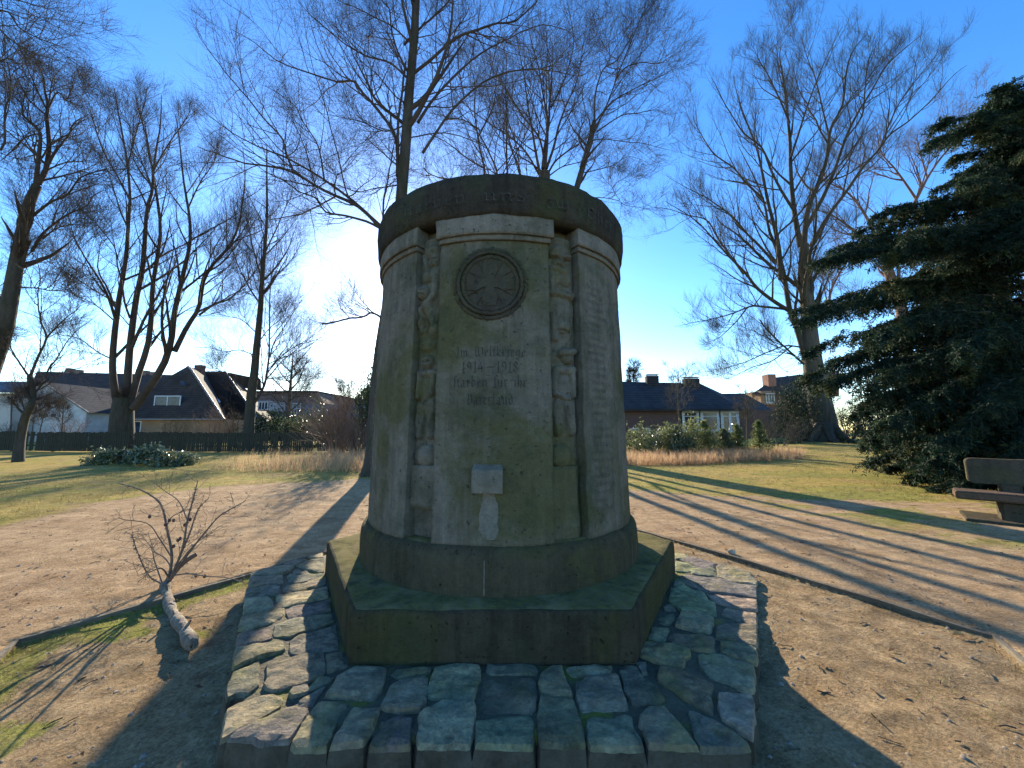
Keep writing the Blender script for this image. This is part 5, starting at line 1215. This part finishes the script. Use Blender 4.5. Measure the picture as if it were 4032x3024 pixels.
hbox('wall', wx0, e2.x-.25, 27.4, 33.5, 0, ez-.06, M_OCH, hc); hbox('annexe_wall', e1.x-.6, wx0-.003, 28.0, 33, 0, ez-.10, M_REDB, hc); hbox('wall', e2.x-.247, e4.x-.4, 33.2, 38, 0, ez-.08, M_BRN, hc)
hbox('gutter', e1.x, e2.x, 26.86, 26.98, ez-.08, ez-.005, M_PAN, hc)
window('zb', 900, 233, 1046, 301, 27.9, hc)
a = A(1045, 150, 29.6); sk = polys_o('skylight', [[A(1046, 150, 29.0), A(1060, 172, 28.8), A(1078, 170, 28.8), A(1064, 148, 29.0)]], M_GL, hc)
polys_o('skylight', [[A(1222, 225, 32.0), A(1240, 222, 32.2), A(1282, 270, 31.2), A(1264, 276, 31.0)]], M_WHITE, hc)
# ridge and hip tiles; the sun's highlight is put into their pale colour
def ridge(p, q, r=.10, par=hc, m=None):
    tb = Tubes(); n = max(4, int((q-p).length/.38)); P = np.array([[list(p.lerp(q, k/n)) for k in range(n+1)]]); R = np.array([[r*(1.15 if k % 2 else .8) for k in range(n+1)]]); tb.add(P, R, 6); tb.obj('ridge_tiles', m or M_RIDGE, par)
M_RIDGE = mottled('sun_bright_ridge_tiles', (.26, .23, .20), (.20, .17, .145), 3, rough=.55)
ridge(r1, e2); ridge(r0, r1); ridge(rr2, e2b.lerp(rr2, .05)); ridge(rk, rr2)
chimney('zb', 1143, 57, 1180, 85, 33, M_REDB, hc)
dr = window('zb', 772, 380, 815, 462, 27.38, hc, split=1, name='door'); window('zb', 1503, 268, 1555, 316, 33.5, hc, split=3)
a = A(1500, 262, 33.6); b = A(1560, 320, 33.6); hbox('dormer', a.x, b.x, 33.6, 36, b.z, a.z, M_PAN, hc)
# white gabled building
hw = house('white painted brick building with a low gable and roof edge catching the sun, far left', A(250, 300, 25).x, 25)
p0, p1, p2 = A(60, 245, 25), A(262, 157, 25), A(528, 335, 25); q = Vector((0, 9, 0)); g0_ = grd(p0); g2_ = grd(A(490, 430, 25)); w2 = Vector((g2_.x, KH*25, p2.z+(p1.z-p2.z)*(p2.x-g2_.x)/(p2.x-p1.x)))
polys_o('wall', [[g0_, g2_, w2, p1, p0], [g0_, p0, p0+q, g0_+q], [g2_, w2, w2+q, g2_+q]], M_WB, hw)
u = Vector((0, -.25, .05)); polys_o('roof', [[p0+u, p1+u, p1+q, p0+q], [p1+u, p2+u, p2+q, p1+q]], M_RGR, hw); ridge(p1+u, p2+u, .08, hw); ridge(p0+u, p1+u, .05, hw, M_RGR)  # sun on the right verge painted by the paler tile colour
for (x0, x1) in ((140, 158), (165, 180), (188, 215)): window('zb', x0, 262, x1, 330, 24.98, hw, split=1, fr=.05)
for (x0, x1) in ((225, 240), (250, 285), (295, 330)): window('zb', x0, 335, x1, 360, 24.98, hw, split=1, fr=.05)
hg = house('cream garage wing with a blue-grey tiled roof at the left edge', A(30, 300, 23.6).x, 23.6)
x0, x1 = A(-200, 300, 23.8).x, A(76, 300, 23.8).x; zt = A(0, 218, 23.8).z
hbox('wall', x0, x1, 23.8, 24.9, 0, zt, mottled('cream_render', (.50, .47, .42), (.44, .41, .37), 2, bump=0), hg)
polys_o('roof', [[A(-200, 216, 23.5), A(102, 216, 23.5), A(180, 152, 26.5), A(-200, 146, 26.5)], [A(-200, 146, 26.5), A(180, 152, 26.5), A(180, 216, 30), A(-200, 216, 30)]], M_RBL, hg)
tb = Tubes(); a, b = A(68, 240, 23.75), A(62, 440, 23.75); tb.add(np.array([[list(a), list(b)]]), np.array([[.05, .05]]), 6); tb.obj('downpipe', M_REDB, hg)
# long brown roof behind
hl = house('long terrace with a brown tiled roof and several chimneys behind the white gable', A(600, 200, 36).x, 36)
polys_o('roof', [[A(150, 235, 35), A(1010, 290, 35), A(1000, 112, 40), A(215, 92, 40)], [A(215, 92, 40), A(1000, 112, 40), A(1000, 300, 46), A(150, 300, 46)], [A(150, 235, 35), A(215, 92, 40), A(150, 300, 46)]], M_RBR, hl)
a, b = A(170, 300, 35.4), A(1000, 290, 35.4); hbox('wall', a.x, b.x, 35.4, 44, 0, a.z+.9, M_REDB, hl)
for (x0, y0, x1, y1) in ((395, 74, 418, 96), (447, 83, 472, 98), (826, 88, 858, 125), (884, 96, 905, 112)): chimney('zb', x0, y0, x1, y1, 40, M_BRN, hl)
window('zb', 565, 300, 620, 345, 35.3, hl, split=2); window('zb', 495, 285, 535, 320, 35.3, hl, split=2); window('zb', 565, 400, 620, 430, 27.9, hc, split=2)
# flat roofed block
hd = house('long flat-roofed brown brick apartment block beyond the slender forked tree', A(700, 800, 47, 'z6').x, 47)
a, b, c = A(300, 697, 47, 'z6'), A(932, 708, 47, 'z6'), A(990, 810, 47, 'z6')
hbox('wall', a.x, b.x, 47, 58, 0, b.z-.25, M_BRN, hd); hbox('roof_edge', a.x-.2, b.x+.15, 46.8, 58.2, b.z-.247, b.z+.1, M_RGR, hd)
polys_o('mansard', [[b, A(990, 805, 46, 'z6'), Vector((c.x, KH*46, 0)), Vector((b.x+.02, KH*46.9, 0))], [b, Vector((b.x, KH*58, b.z)), Vector((c.x, KH*58, c.z)), A(990, 805, 46, 'z6')]], M_BRN, hd)
for (x0, y0, x1, y1) in ((733, 803, 797, 850), (720, 855, 765, 905), (595, 830, 650, 862), (460, 800, 530, 860)): window('z6', x0, y0, x1, y1, 46.95, hd, split=2)
he = house('low building with a blue-grey tiled roof in front of the flat-roofed block', A(1050, 900, 38, 'z6').x, 38)
polys_o('roof', [[A(815, 920, 36, 'z6'), A(1330, 920, 36, 'z6'), A(1330, 818, 40, 'z6'), A(840, 812, 40, 'z6')], [A(840, 812, 40, 'z6'), A(1330, 818, 40, 'z6'), A(1330, 920, 45, 'z6'), A(815, 920, 45, 'z6')]], M_RBL, he)
a, b = A(835, 940, 36.4, 'z6'), A(1330, 940, 36.4, 'z6'); hbox('wall', a.x, b.x, 36.4, 44, 0, A(0, 918, 36.2, 'z6').z, M_BRN, he)
hf = house('brown tiled gable roof rising behind the holly left of the memorial', A(1350, 750, 42, 'z6').x, 42)
polys_o('roof', [[A(1140, 815, 42, 'z6'), A(1345, 640, 42, 'z6'), A(1345, 640, 52, 'z6'), A(1140, 815, 52, 'z6')], [A(1345, 640, 42, 'z6'), A(1700, 815, 42, 'z6'), A(1700, 815, 52, 'z6'), A(1345, 640, 52, 'z6')]], M_RBR, hf)
polys_o('wall', [[grd(A(1180, 815, 42.2, 'z6')), grd(A(1660, 815, 42.2, 'z6')), A(1660, 815, 42.2, 'z6'), A(1345, 660, 42.2, 'z6'), A(1180, 815, 42.2, 'z6')]], M_BRN, hf)
# bungalow right of the memorial
B7 = lambda x, y, Y: at('z7', x, y, Y*KH)
hb = house('dark grey tiled bungalow with white framed windows and capped chimneys right of the memorial', B7(500, 1000, 26).x, 26)
ea, eb = B7(-300, 1010, 25.4), B7(860, 1014, 25.4); ez = ea.z; ra, rb = B7(-300, 823, 29), B7(592, 846, 29)
ec = Vector((B7(1090, 1014, 29).x, KH*29, ez)); r3, r4 = B7(735, 912, 29.6), B7(878, 910, 31)
polys_o('roof', [[Vector((ea.x, KH*25.4, ez)), Vector((eb.x, KH*25.4, ez)), r3, rb, ra], [Vector((eb.x, KH*25.4, ez)), ec, r4, r3], [ra, rb, Vector((rb.x, KH*33.5, ez)), Vector((ra.x, KH*33.5, ez))], [rb, r3, r4, Vector((r4.x, KH*35, ez)), Vector((rb.x, KH*33.5, ez))], [ec, r4, Vector((r4.x, KH*35, ez))]], M_RGR, hb)
hbox('wall', ea.x+.2, B7(468, 1100, 25.9).x, 25.9, 33, .1, ez-.06, M_REDB, hb); hbox('fascia', ea.x, eb.x, 25.28, 25.38, ez-.22, ez-.01, M_RGR, hb)
hbox('wall', B7(852, 1100, 25.9).x, ec.x-.4, 26.2, 33, .1, ez-.08, M_REDB, hb)
for (x0, x1, tr) in ((470, 590, .28), (590, 722, .28), (722, 852, .28)): window('z7', x0, 1020, x1, 1165, 25.95, hb, split=1 if x0 != 722 else 2, fr=.26, transom=tr)
hbox('inner_wall', B7(468, 1100, 25.9).x+.003, B7(852, 1100, 25.9).x-.003, 26.4, 26.6, .1, ez-.1, M_RGR, hb)
window('z7', 140, 1138, 190, 1170, 25.87, hb, split=1); window('z7', 225, 1138, 262, 1170, 25.87, hb, split=1)
chimney('z7', 238, 798, 315, 838, 28.6, M_RGR, hb, cap=.06); chimney('z7', 483, 816, 580, 850, 28.6, M_RGR, hb, cap=.06)
for (x, y) in ((222, 745), (497, 765)):
    a = B7(x, y, 28.8); tb = Tubes(); tb.add(np.array([[list(a), [a.x, a.y, a.z-1.7]]]), np.array([[.02, .02]]), 5); tb.obj('aerial', M_PAN, hb)
hr = house('red brick house with a tall square chimney behind the grey beech', B7(1150, 900, 40).x, 40)
polys_o('roof', [[B7(925, 918, 38), B7(1400, 930, 38), B7(1500, 760, 44), B7(1085, 806, 43)], [B7(925, 918, 38), B7(1085, 806, 43), B7(1000, 930, 50)], [B7(1085, 806, 43), B7(1500, 760, 44), B7(1500, 930, 52), B7(1000, 930, 50)]], M_RBR, hr)
a, b = B7(985, 900, 38.4), B7(1400, 900, 38.4); hbox('wall', a.x, b.x, 38.4, 48, 0, B7(0, 918, 38.4).z-.05, M_REDB, hr)
chimney('z7', 1014, 790, 1070, 858, 40.5, bricks('orange_brick', (.36, .15, .09), (.30, .12, .075), (.22, .17, .13)), hr, d=1.4)
a, b = B7(985, 895, 38.2), B7(1088, 985, 38.2); hbox('dormer', a.x, b.x, 38.2, 40.5, b.z, a.z, M_OCH, hr); window('z7', 1018, 912, 1080, 975, 38.15, hr, split=3)
# slim mast
a = B7(1186, 548, 33); mast = empty('mast', (a.x, 33, .5), 'thin pale mast standing between the bungalow and the red brick house', 'mast')
tb = Tubes(); P = np.array([[[a.x, 33, .3], [a.x, 33, a.z*.5], [a.x, 33, a.z]]]); tb.add(P, np.array([[.07, .055, .03]]), 8); tb.obj('pole', M_PAN, mast); boxo('top_fitting', a.x-.09, a.x+.09, 32.9, 33.1, a.z, a.z+.12, M_PAN, mast)

# ================================================================== STONE BENCH
M_BEN = stone_mat('bench_concrete', (.115, .092, .062), (.075, .062, .044), .3, .35, .35); M_BSEAT = stone_mat('bench_seat_stone', (.17, .112, .075), (.12, .082, .058), .2, .15, .1)
pl = at('f', 3760, 1932, 5.35); pr = at('f', 4032, 1957, 4.95)
d2 = Vector((pr.x-pl.x, pr.y-pl.y)).normalized(); ang = math.atan2(d2.y, d2.x)
gb = gz(pl.x+.8, pl.y); ben = empty('stone_bench', (pl.x, pl.y, gb), 'stone bench with a rough rounded backrest slab, cut off by the right edge', 'bench', rz=ang)
print('bench seat top', pl.z, pr.z, 'ground', gb)
def rslab(name, x0, x1, y0, y1, z0, z1, m, par, r=.05, n=26, amp=.006, tilt=0):
    bm = bmesh.new(); box(bm, x0, x1, y0, y1, z0, z1); bmesh.ops.bevel(bm, geom=[e for e in bm.edges if abs((e.verts[0].co-e.verts[1].co).y) > 1e-4 and r > .03] or bm.edges[:], offset=r, segments=4, affect='EDGES')
    bmesh.ops.bevel(bm, geom=[e for e in bm.edges if e.calc_length() > .01], offset=.008, segments=1, affect='EDGES')
    bmesh.ops.triangulate(bm, faces=bm.faces[:]); bmesh.ops.subdivide_edges(bm, edges=[e for e in bm.edges if e.calc_length() > .12], cuts=4)
    bmesh.ops.triangulate(bm, faces=bm.faces[:])
    for v in bm.verts:
        v.co += rough(v.co, amp, 7)+rough(v.co, amp*.5, 25); v.co.y += tilt*(v.co.z-z0)
    me = bpy.data.meshes.new(name); bm.to_mesh(me); bm.free(); me.materials.append(m); o = bpy.data.objects.new(name, me); COL.objects.link(o); o.parent = par; return o
st = pl.z-gb
rslab('seat', 0, 1.9, 0, .44, st-.105, st, M_BSEAT, ben, r=.012)
def plate(name, x0, x1, z0, z1, y0, y1, r, m, par, tilt):
    o = []
    for (cx_, cz_, a0) in ((x1-r, z1-r, 0), (x0+r, z1-r, 90), (x0+r, z0+r, 180), (x1-r, z0+r, 270)):
        for k in range(7): t = R_(a0+15*k); o.append((cx_+r*math.cos(t), cz_+r*math.sin(t)))
    q = []
    for i in range(len(o)):
        a_, b_ = Vector(o[i]), Vector(o[(i+1) % len(o)]); m_ = max(1, int((b_-a_).length/.05))
        for j in range(m_): p_ = a_.lerp(b_, j/m_); q.append((p_.x+noise.noise(Vector((p_.x*9, p_.y*9, 1)))*.006, p_.y+noise.noise(Vector((p_.x*9, p_.y*9, 5)))*.006))
    n = len(q); cx_, cz_ = (x0+x1)/2, (z0+z1)/2; vs = []
    for (yy, s_) in ((y0, -.012), (y0+.012, 0), (y1-.012, 0), (y1, -.012)):
        for (x, z) in q: d = Vector((x-cx_, z-cz_)).normalized(); vs.append((x+d.x*s_, yy+tilt*(z-z0), z+d.y*s_))
    fs = [tuple(range(n)), tuple(range(4*n-1, 3*n-1, -1))]+[(k*n+i, (k+1)*n+i, (k+1)*n+(i+1) % n, k*n+(i+1) % n) for k in range(3) for i in range(n)]
    me = bpy.data.meshes.new(name); me.from_pydata(vs, [], fs); bm = bmesh.new(); bm.from_mesh(me); bmesh.ops.recalc_face_normals(bm, faces=bm.faces[:]); bm.to_mesh(me); bm.free(); me.materials.append(m); ob = bpy.data.objects.new(name, me); COL.objects.link(ob); ob.parent = par; return ob
plate('backrest', .16, 1.78, st+.075, st+.42, .46, .60, .06, M_BEN, ben, .12)
for x in (.38, 1.2): rslab('leg', x, x+.34, .08, .40, -.03, st-.103, M_BEN, ben, r=.02); rslab('back_support', x+.05, x+.25, .42, .56, -.03, st+.10, M_BEN, ben, r=.02)
rslab('base_slab', .06, 1.9, -.10, .66, -.06, .028, M_BEN, ben, r=.01)

# ================================================================== FALLEN BRANCH
M_LOG = mottled('flaky_branch_bark', (.22, .17, .12), (.11, .085, .06), 9, (.34, .29, .22), 14, (.5, .65), bump=.01, bs=40); M_TW2 = mottled('grey_larch_twigs', (.17, .13, .10), (.12, .09, .07), 9, bump=0); M_CONE = mottled('larch_cone', (.09, .055, .04), (.13, .08, .06), 30, bump=.004)
g1 = gp('zc', 958, 612, ZS+.03); Yb = g1.y
fb = empty('fallen_branch', (g1.x, g1.y, ZS), 'fallen branch with a thick barked stub and upright coned twigs, left of the platform', 'branch')
def fpath(pts, n, z=None): return smooth_path(pts, n)
ge = gp('zc', 1118, 950, ZS+.045)
def hp(x, y, Y): return at('zc', x, y, Y)
lg = [Vector((ge.x, ge.y, ZS+.05)), hp(1078, 872, ge.y+.16), hp(1030, 800, ge.y+.33), hp(990, 730, g1.y-.32), hp(968, 650, g1.y-.1), hp(958, 595, g1.y)]
print('log', [tuple(round(c, 2) for c in p) for p in lg])
tb = Tubes(); P = smooth_path(lg, 40)+0; R = .034+.004*np.sin(np.linspace(0, 22, 40))+RNG.normal(0, .0015, 40); R[0] = .001; R[1] = .032; P[1] = P[0]*.98+P[2]*.02; Pd = smooth_path([Vector(p) for p in P], 150); Rd = np.interp(np.linspace(0, 1, 150), np.linspace(0, 1, 40), R); tb.add(Pd[None], Rd[None], 26); lo = tb.obj('log', M_LOG, fb)
for v in lo.data.vertices:
    q = v.co*1.0; v.co += rough(q, .006, 16)+rough(q, .0035, 55); 
tb = Tubes(); kn = P[[9, 17, 24, 31]]; kd = np.array([[.5, .1, .8], [-.6, -.2, .6], [.7, -.3, .4], [-.3, .2, .9]]); tb.add(grow(kn, kd, np.array([.07, .06, .05, .08]), 3, .1, 0, RNG), np.tile(np.array([[.014, .011, .009, .007]]), (4, 1)), 7); tb.obj('branch_stubs', M_LOG, fb)
tb = Tubes()
Q = [([(958, 600), (985, 560), (1030, 500), (1080, 455), (1140, 418)], .026, .018, .15), ([(980, 570), (1000, 430), (975, 285), (945, 150), (900, 90), (800, 35), (690, 5)], .012, .004, .1), ([(990, 560), (1060, 390), (1090, 220), (1125, 90), (1150, -10)], .011, .003, -.1),
     ([(1000, 550), (1050, 420), (1105, 290), (1150, 160), (1215, 88)], .010, .003, .25), ([(1010, 540), (1090, 420), (1175, 310), (1270, 200), (1350, 150), (1430, 105)], .009, .0025, -.2), ([(940, 590), (865, 540), (810, 430), (775, 330), (765, 300)],   .006, .002, -.1),
     ([(945, 590), (900, 460), (880, 380), (830, 320)], .006, .002, .2), ([(960, 270), (1000, 200), (1070, 160), (1100, 110)], .005, .002, .1), ([(1090, 220), (1040, 110), (960, 50), (880, -10)], .005, .002, .15), ([(1000, 440), (930, 330), (860, 240), (720, 215), (690, 200)], .005, .002, -.2),
     ([(985, 560), (940, 500), (870, 520), (800, 540)], .007, .002, -.3), ([(1000, 540), (1100, 530), (1200, 545), (1330, 555), (1430, 590)], .006, .002, -.1), ([(1000, 500), (960, 440), (900, 400), (880, 350), (860, 290)], .006, .002, .25), ([(1040, 470), (1130, 360), (1190, 320), (1205, 300)], .005, .002, .1)]
PP, RR = [], []
for (pts, a, b, dd) in Q:
    m = len(pts); PP.append(smooth_path([hp(x, y, Yb+dd*i/(m-1)) for i, (x, y) in enumerate(pts)], 24)); RR.append(np.linspace(a, b, 24))
PP = np.array(PP); RR = np.array(RR); tb.add(PP, RR, 7)
rg = np.random.default_rng(9); s, d, L, q = children(PP[1:], RR[1:], 9, .12, (40, 80), rg, .2, np.full(len(PP)-1, .9), tip=False); L = np.minimum(L, .2); B = grow(s, d, L, 6, .12, .04, rg); RB = np.maximum(q[:, None]*np.linspace(.5, .3, 7)[None], .0016); tb.add(B, RB, 4)
s, d, L2, q = children(B, RB, 4, .2, (40, 80), rg, .4, L, tip=False); B2 = grow(s, d, L2, 3, .1, .03, rg); tb.add(B2, np.full(B2.shape[:2], .0012), 3)
s = PP[1:6, 3:22].reshape(-1, 3); s = np.repeat(s, 3, 0)+rg.normal(0, .004, (len(s)*3, 3)); d = rg.normal(size=s.shape); tb.add(grow(s, d, np.full(len(s), .014), 2, .1, 0, rg), np.full((len(s), 3), .0028), 4)
tb.obj('twigs', M_TW2, fb)
for (x, y) in ((870, 198), (985, 220), (1010, 220), (962, 245), (1105, 214), (1075, 246), (1035, 336), (1047, 326), (1010, 370), (1140, 540), (1190, 545)):
    bm = bmesh.new(); c = hp(x, y, Yb+rg.uniform(-.05, .05)); blob(bm, c, Vector((0, 0, 1)), Vector((1, 0, 0)), Vector((0, 1, 0)), .016, .0125, .0125, 8, 6); obj('cone', bm, M_CONE, fb)

# ================================================================== GROUND LITTER AND GRASSES (nobody could count them)
M_DGR = mottled('dry_reddish_grass', (.60, .40, .22), (.48, .28, .15), 3, (.66, .50, .30), 6, (.5, .65), bump=0); M_LIT = mottled('leaf_litter', (.33, .20, .11), (.16, .10, .06), 30, (.55, .46, .33), 19, (.56, .66), bump=0); M_GRB = mottled('short_green_blades', (.14, .16, .05), (.24, .24, .09), 14, (.36, .30, .16), 9, (.5, .65), bump=0); M_LAWN = mottled('winter_lawn_blades', (.30, .25, .10), (.22, .21, .07), 3, (.38, .32, .17), 8, (.5, .65), bump=0)
for _m in (M_DGR, M_GRB, M_LAWN, M_LIT): translucent(_m, .45)
def blades(name, C, hgt, wid, m, rng, lean=.3):
    N = len(C); az = rng.uniform(0, 6.28, N); h = hgt*(.5+.8*rng.random(N)); u = np.stack([np.cos(az), np.sin(az), np.zeros(N)], 1)*(wid/2)
    t = rng.normal(0, lean, (N, 3)); t[:, 2] = 1; t = unit(t)*h[:, None]; k = rng.normal(0, lean*.5, (N, 3))*h[:, None]*.6; k[:, 2] = 0; mid = C+t*.55
    V = np.stack([C-u, C+u, mid+u*.7, C+t+k+u*.15, C+t+k-u*.15, mid-u*.7], 1).reshape(-1, 3); b = np.arange(N)[:, None]*6
    Q = np.concatenate([b+np.array([[0, 1, 2, 5]]), b+np.array([[5, 2, 3, 4]])]); return tag(link(name, npmesh(name, V, Q, False), m), kind='stuff')
def scatter(n, x0, x1, y0, y1, f, rng):
    x = rng.uniform(x0, x1, n); y = rng.uniform(y0, y1, n); k = rng.random(n) < f(x, y); x, y = x[k], y[k]; return np.stack([x, y, gheight(x, y)], 1)
rg = np.random.default_rng(20)
bedL = [at('zb', *p) for p in ()]
PL = [(-9.9, 12.2), (-5.3, 11.9), (-1.6, 12.6), (1, 13), (1, 20.5), (-4, 20.8), (-9, 19.5), (-11, 16)]
PR = [(2.3, 13.2), (4.1, 12.9), (7.5, 13.6), (11.5, 15.5), (13.2, 17.6), (11, 18.6), (6, 18.6), (1.5, 19)]
blades('dry_grass', scatter(26000, -11.5, 1, 11.8, 21, lambda x, y: (sdist(x, y, PL) > 0)*(.12+.88*(fbm(x*.9, y*.9, 3, 61) > .52)*sstep(-11, -4, x)), rg), .48, .011, M_DGR, rg, .22)
blades('dry_grass', scatter(38000, 1.5, 13.5, 12.9, 19, lambda x, y: (sdist(x, y, PR) > 0)*(.25+.75*(fbm(x*.9, y*.9, 3, 62) > .45)), rg), .38, .012, M_DGR, rg, .38)
# short grass near the viewer: along the edging and in mossy patches
def near(x, y):
    e = sdist(x, y, EDGE); return np.clip((e > 0)*((x < -.8)*(.75*np.exp(-((e-.12)/.13)**2)+.75*sstep(.46, .6, fbm(x*1.3, y*1.3, 4, 41))*(x < -1.7))+(x > 1.2)*.25*sstep(.6, .7, fbm(x*1.5, y*1.5, 4, 43))+(x > .8)*.5*np.exp(-((e-.05)/.05)**2)), 0, 1)
blades('short_grass', scatter(60000, -3.5, 3.2, .6, 6.2, near, rg), .022, .004, M_GRB, rg, .7)
blades('lawn_grass', scatter(90000, -15, 16, 5.5, 22, lambda x, y: (sdist(x, y, PATH)+(fbm(x*.8, y*.8, 4, 21)-.5)*1.6 < -.2)*sstep(.40, .58, fbm(x*1.1, y*2.2, 4, 64)), rg), .045, .012, M_LAWN, rg, .6)
# dead leaves, chips and pebbles
C = scatter(5200, -9, 9, .8, 13, lambda x, y: (.35+.65*sstep(.45, .65, fbm(x*.7, y*.7, 4, 65)))*np.exp(-np.hypot(x, y-2)/7), rg); C[:, 2] += .008
N = len(C); az = rg.uniform(0, 6.28, N); u = np.stack([np.cos(az), np.sin(az), rg.normal(0, .25, N)], 1); v = np.stack([-np.sin(az), np.cos(az), rg.normal(0, .25, N)], 1); sz = rg.uniform(.008, .024, N)[:, None]
V = np.stack([C-u*sz, C-v*sz*.5+[0, 0, .004], C+u*sz, C+v*sz*.5+[0, 0, .006]], 1).reshape(-1, 3); tag(link('fallen_leaves', npmesh('fallen_leaves', V, np.arange(N*4).reshape(-1, 4), False), M_LIT), kind='stuff')
C = scatter(2600, -7, 8, .8, 10, lambda x, y: .3+.7*sstep(.5, .6, fbm(x*.9, y*.9, 4, 66)), rg); N = len(C); az = rg.uniform(0, 6.28, N); L = rg.uniform(.012, .07, N)
P = np.zeros((N, 3, 3)); d = np.stack([np.cos(az), np.sin(az), rg.normal(0, .06, N)], 1)*L[:, None]; P[:, 0] = C; P[:, 1] = C+d*.5+rg.normal(0, .004, (N, 3)); P[:, 2] = C+d; P[:, :, 2] += .005
tb = Tubes(); tb.add(P, np.repeat(rg.uniform(.0012, .0035, N)[:, None], 3, 1), 4); tag(tb.obj('small_twigs', M_BARK, None), kind='stuff')
C = scatter(9000, -5, 6, .8, 8, lambda x, y: .8, rg); N = len(C); sz = rg.gamma(2., .0022, N)[:, None, None]+.002
oct_ = np.array([[1, 0, 0], [0, 1, 0], [-1, 0, 0], [0, -1, 0], [0, 0, .8]])*1.0; V = (C[:, None]+oct_[None]*sz*(1+rg.normal(0, .25, (N, 5, 1)))).reshape(-1, 3); b = np.arange(N)[:, None]*5; Tq = np.concatenate([b+np.array([[i, (i+1) % 4, 4]]) for i in range(4)])
tag(link('gravel', npmesh('gravel', V, Tq, False), mottled('gravel', (.22, .165, .115), (.32, .25, .18), 60, bump=0)), kind='stuff')
# single larger things lying on the ground
M_ST = mottled('pale_stone', (.42, .38, .32), (.3, .27, .22), 20)
x, y = gpos('R', 1450, 250); bm = bmesh.new(); blob(bm, Vector((x, y, gz(x, y)+.02)), Vector((1, 0, 0)), Vector((0, .8, .2)), Vector((0, 0, 1)), .035, .03, .025, 7, 5)
for v in bm.verts: v.co += rough(v.co, .012, 25)
tag(obj('stone', bm, M_ST), 'pale angular stone lying by the dark edging board right of the platform', 'stone')
ORL = mottled('orange_leaf', (.60, .33, .10), (.5, .25, .07), 20, bump=0)
px, py = (lambda p: (p.x, p.y))(gp('f', 2900+1290/1.476, 1900+885/1.476, .25)); z = gz(px, py)+.012
pyobj_ = pyobj('fallen_leaf', [(px-.045, py, z), (px-.01, py-.018, z+.012), (px+.04, py-.01, z+.002), (px+.01, py+.022, z+.014)], [(0, 1, 2, 3)], ORL); tag(pyobj_, 'bright orange dead leaf lying near the edging corner at the right', 'leaf')
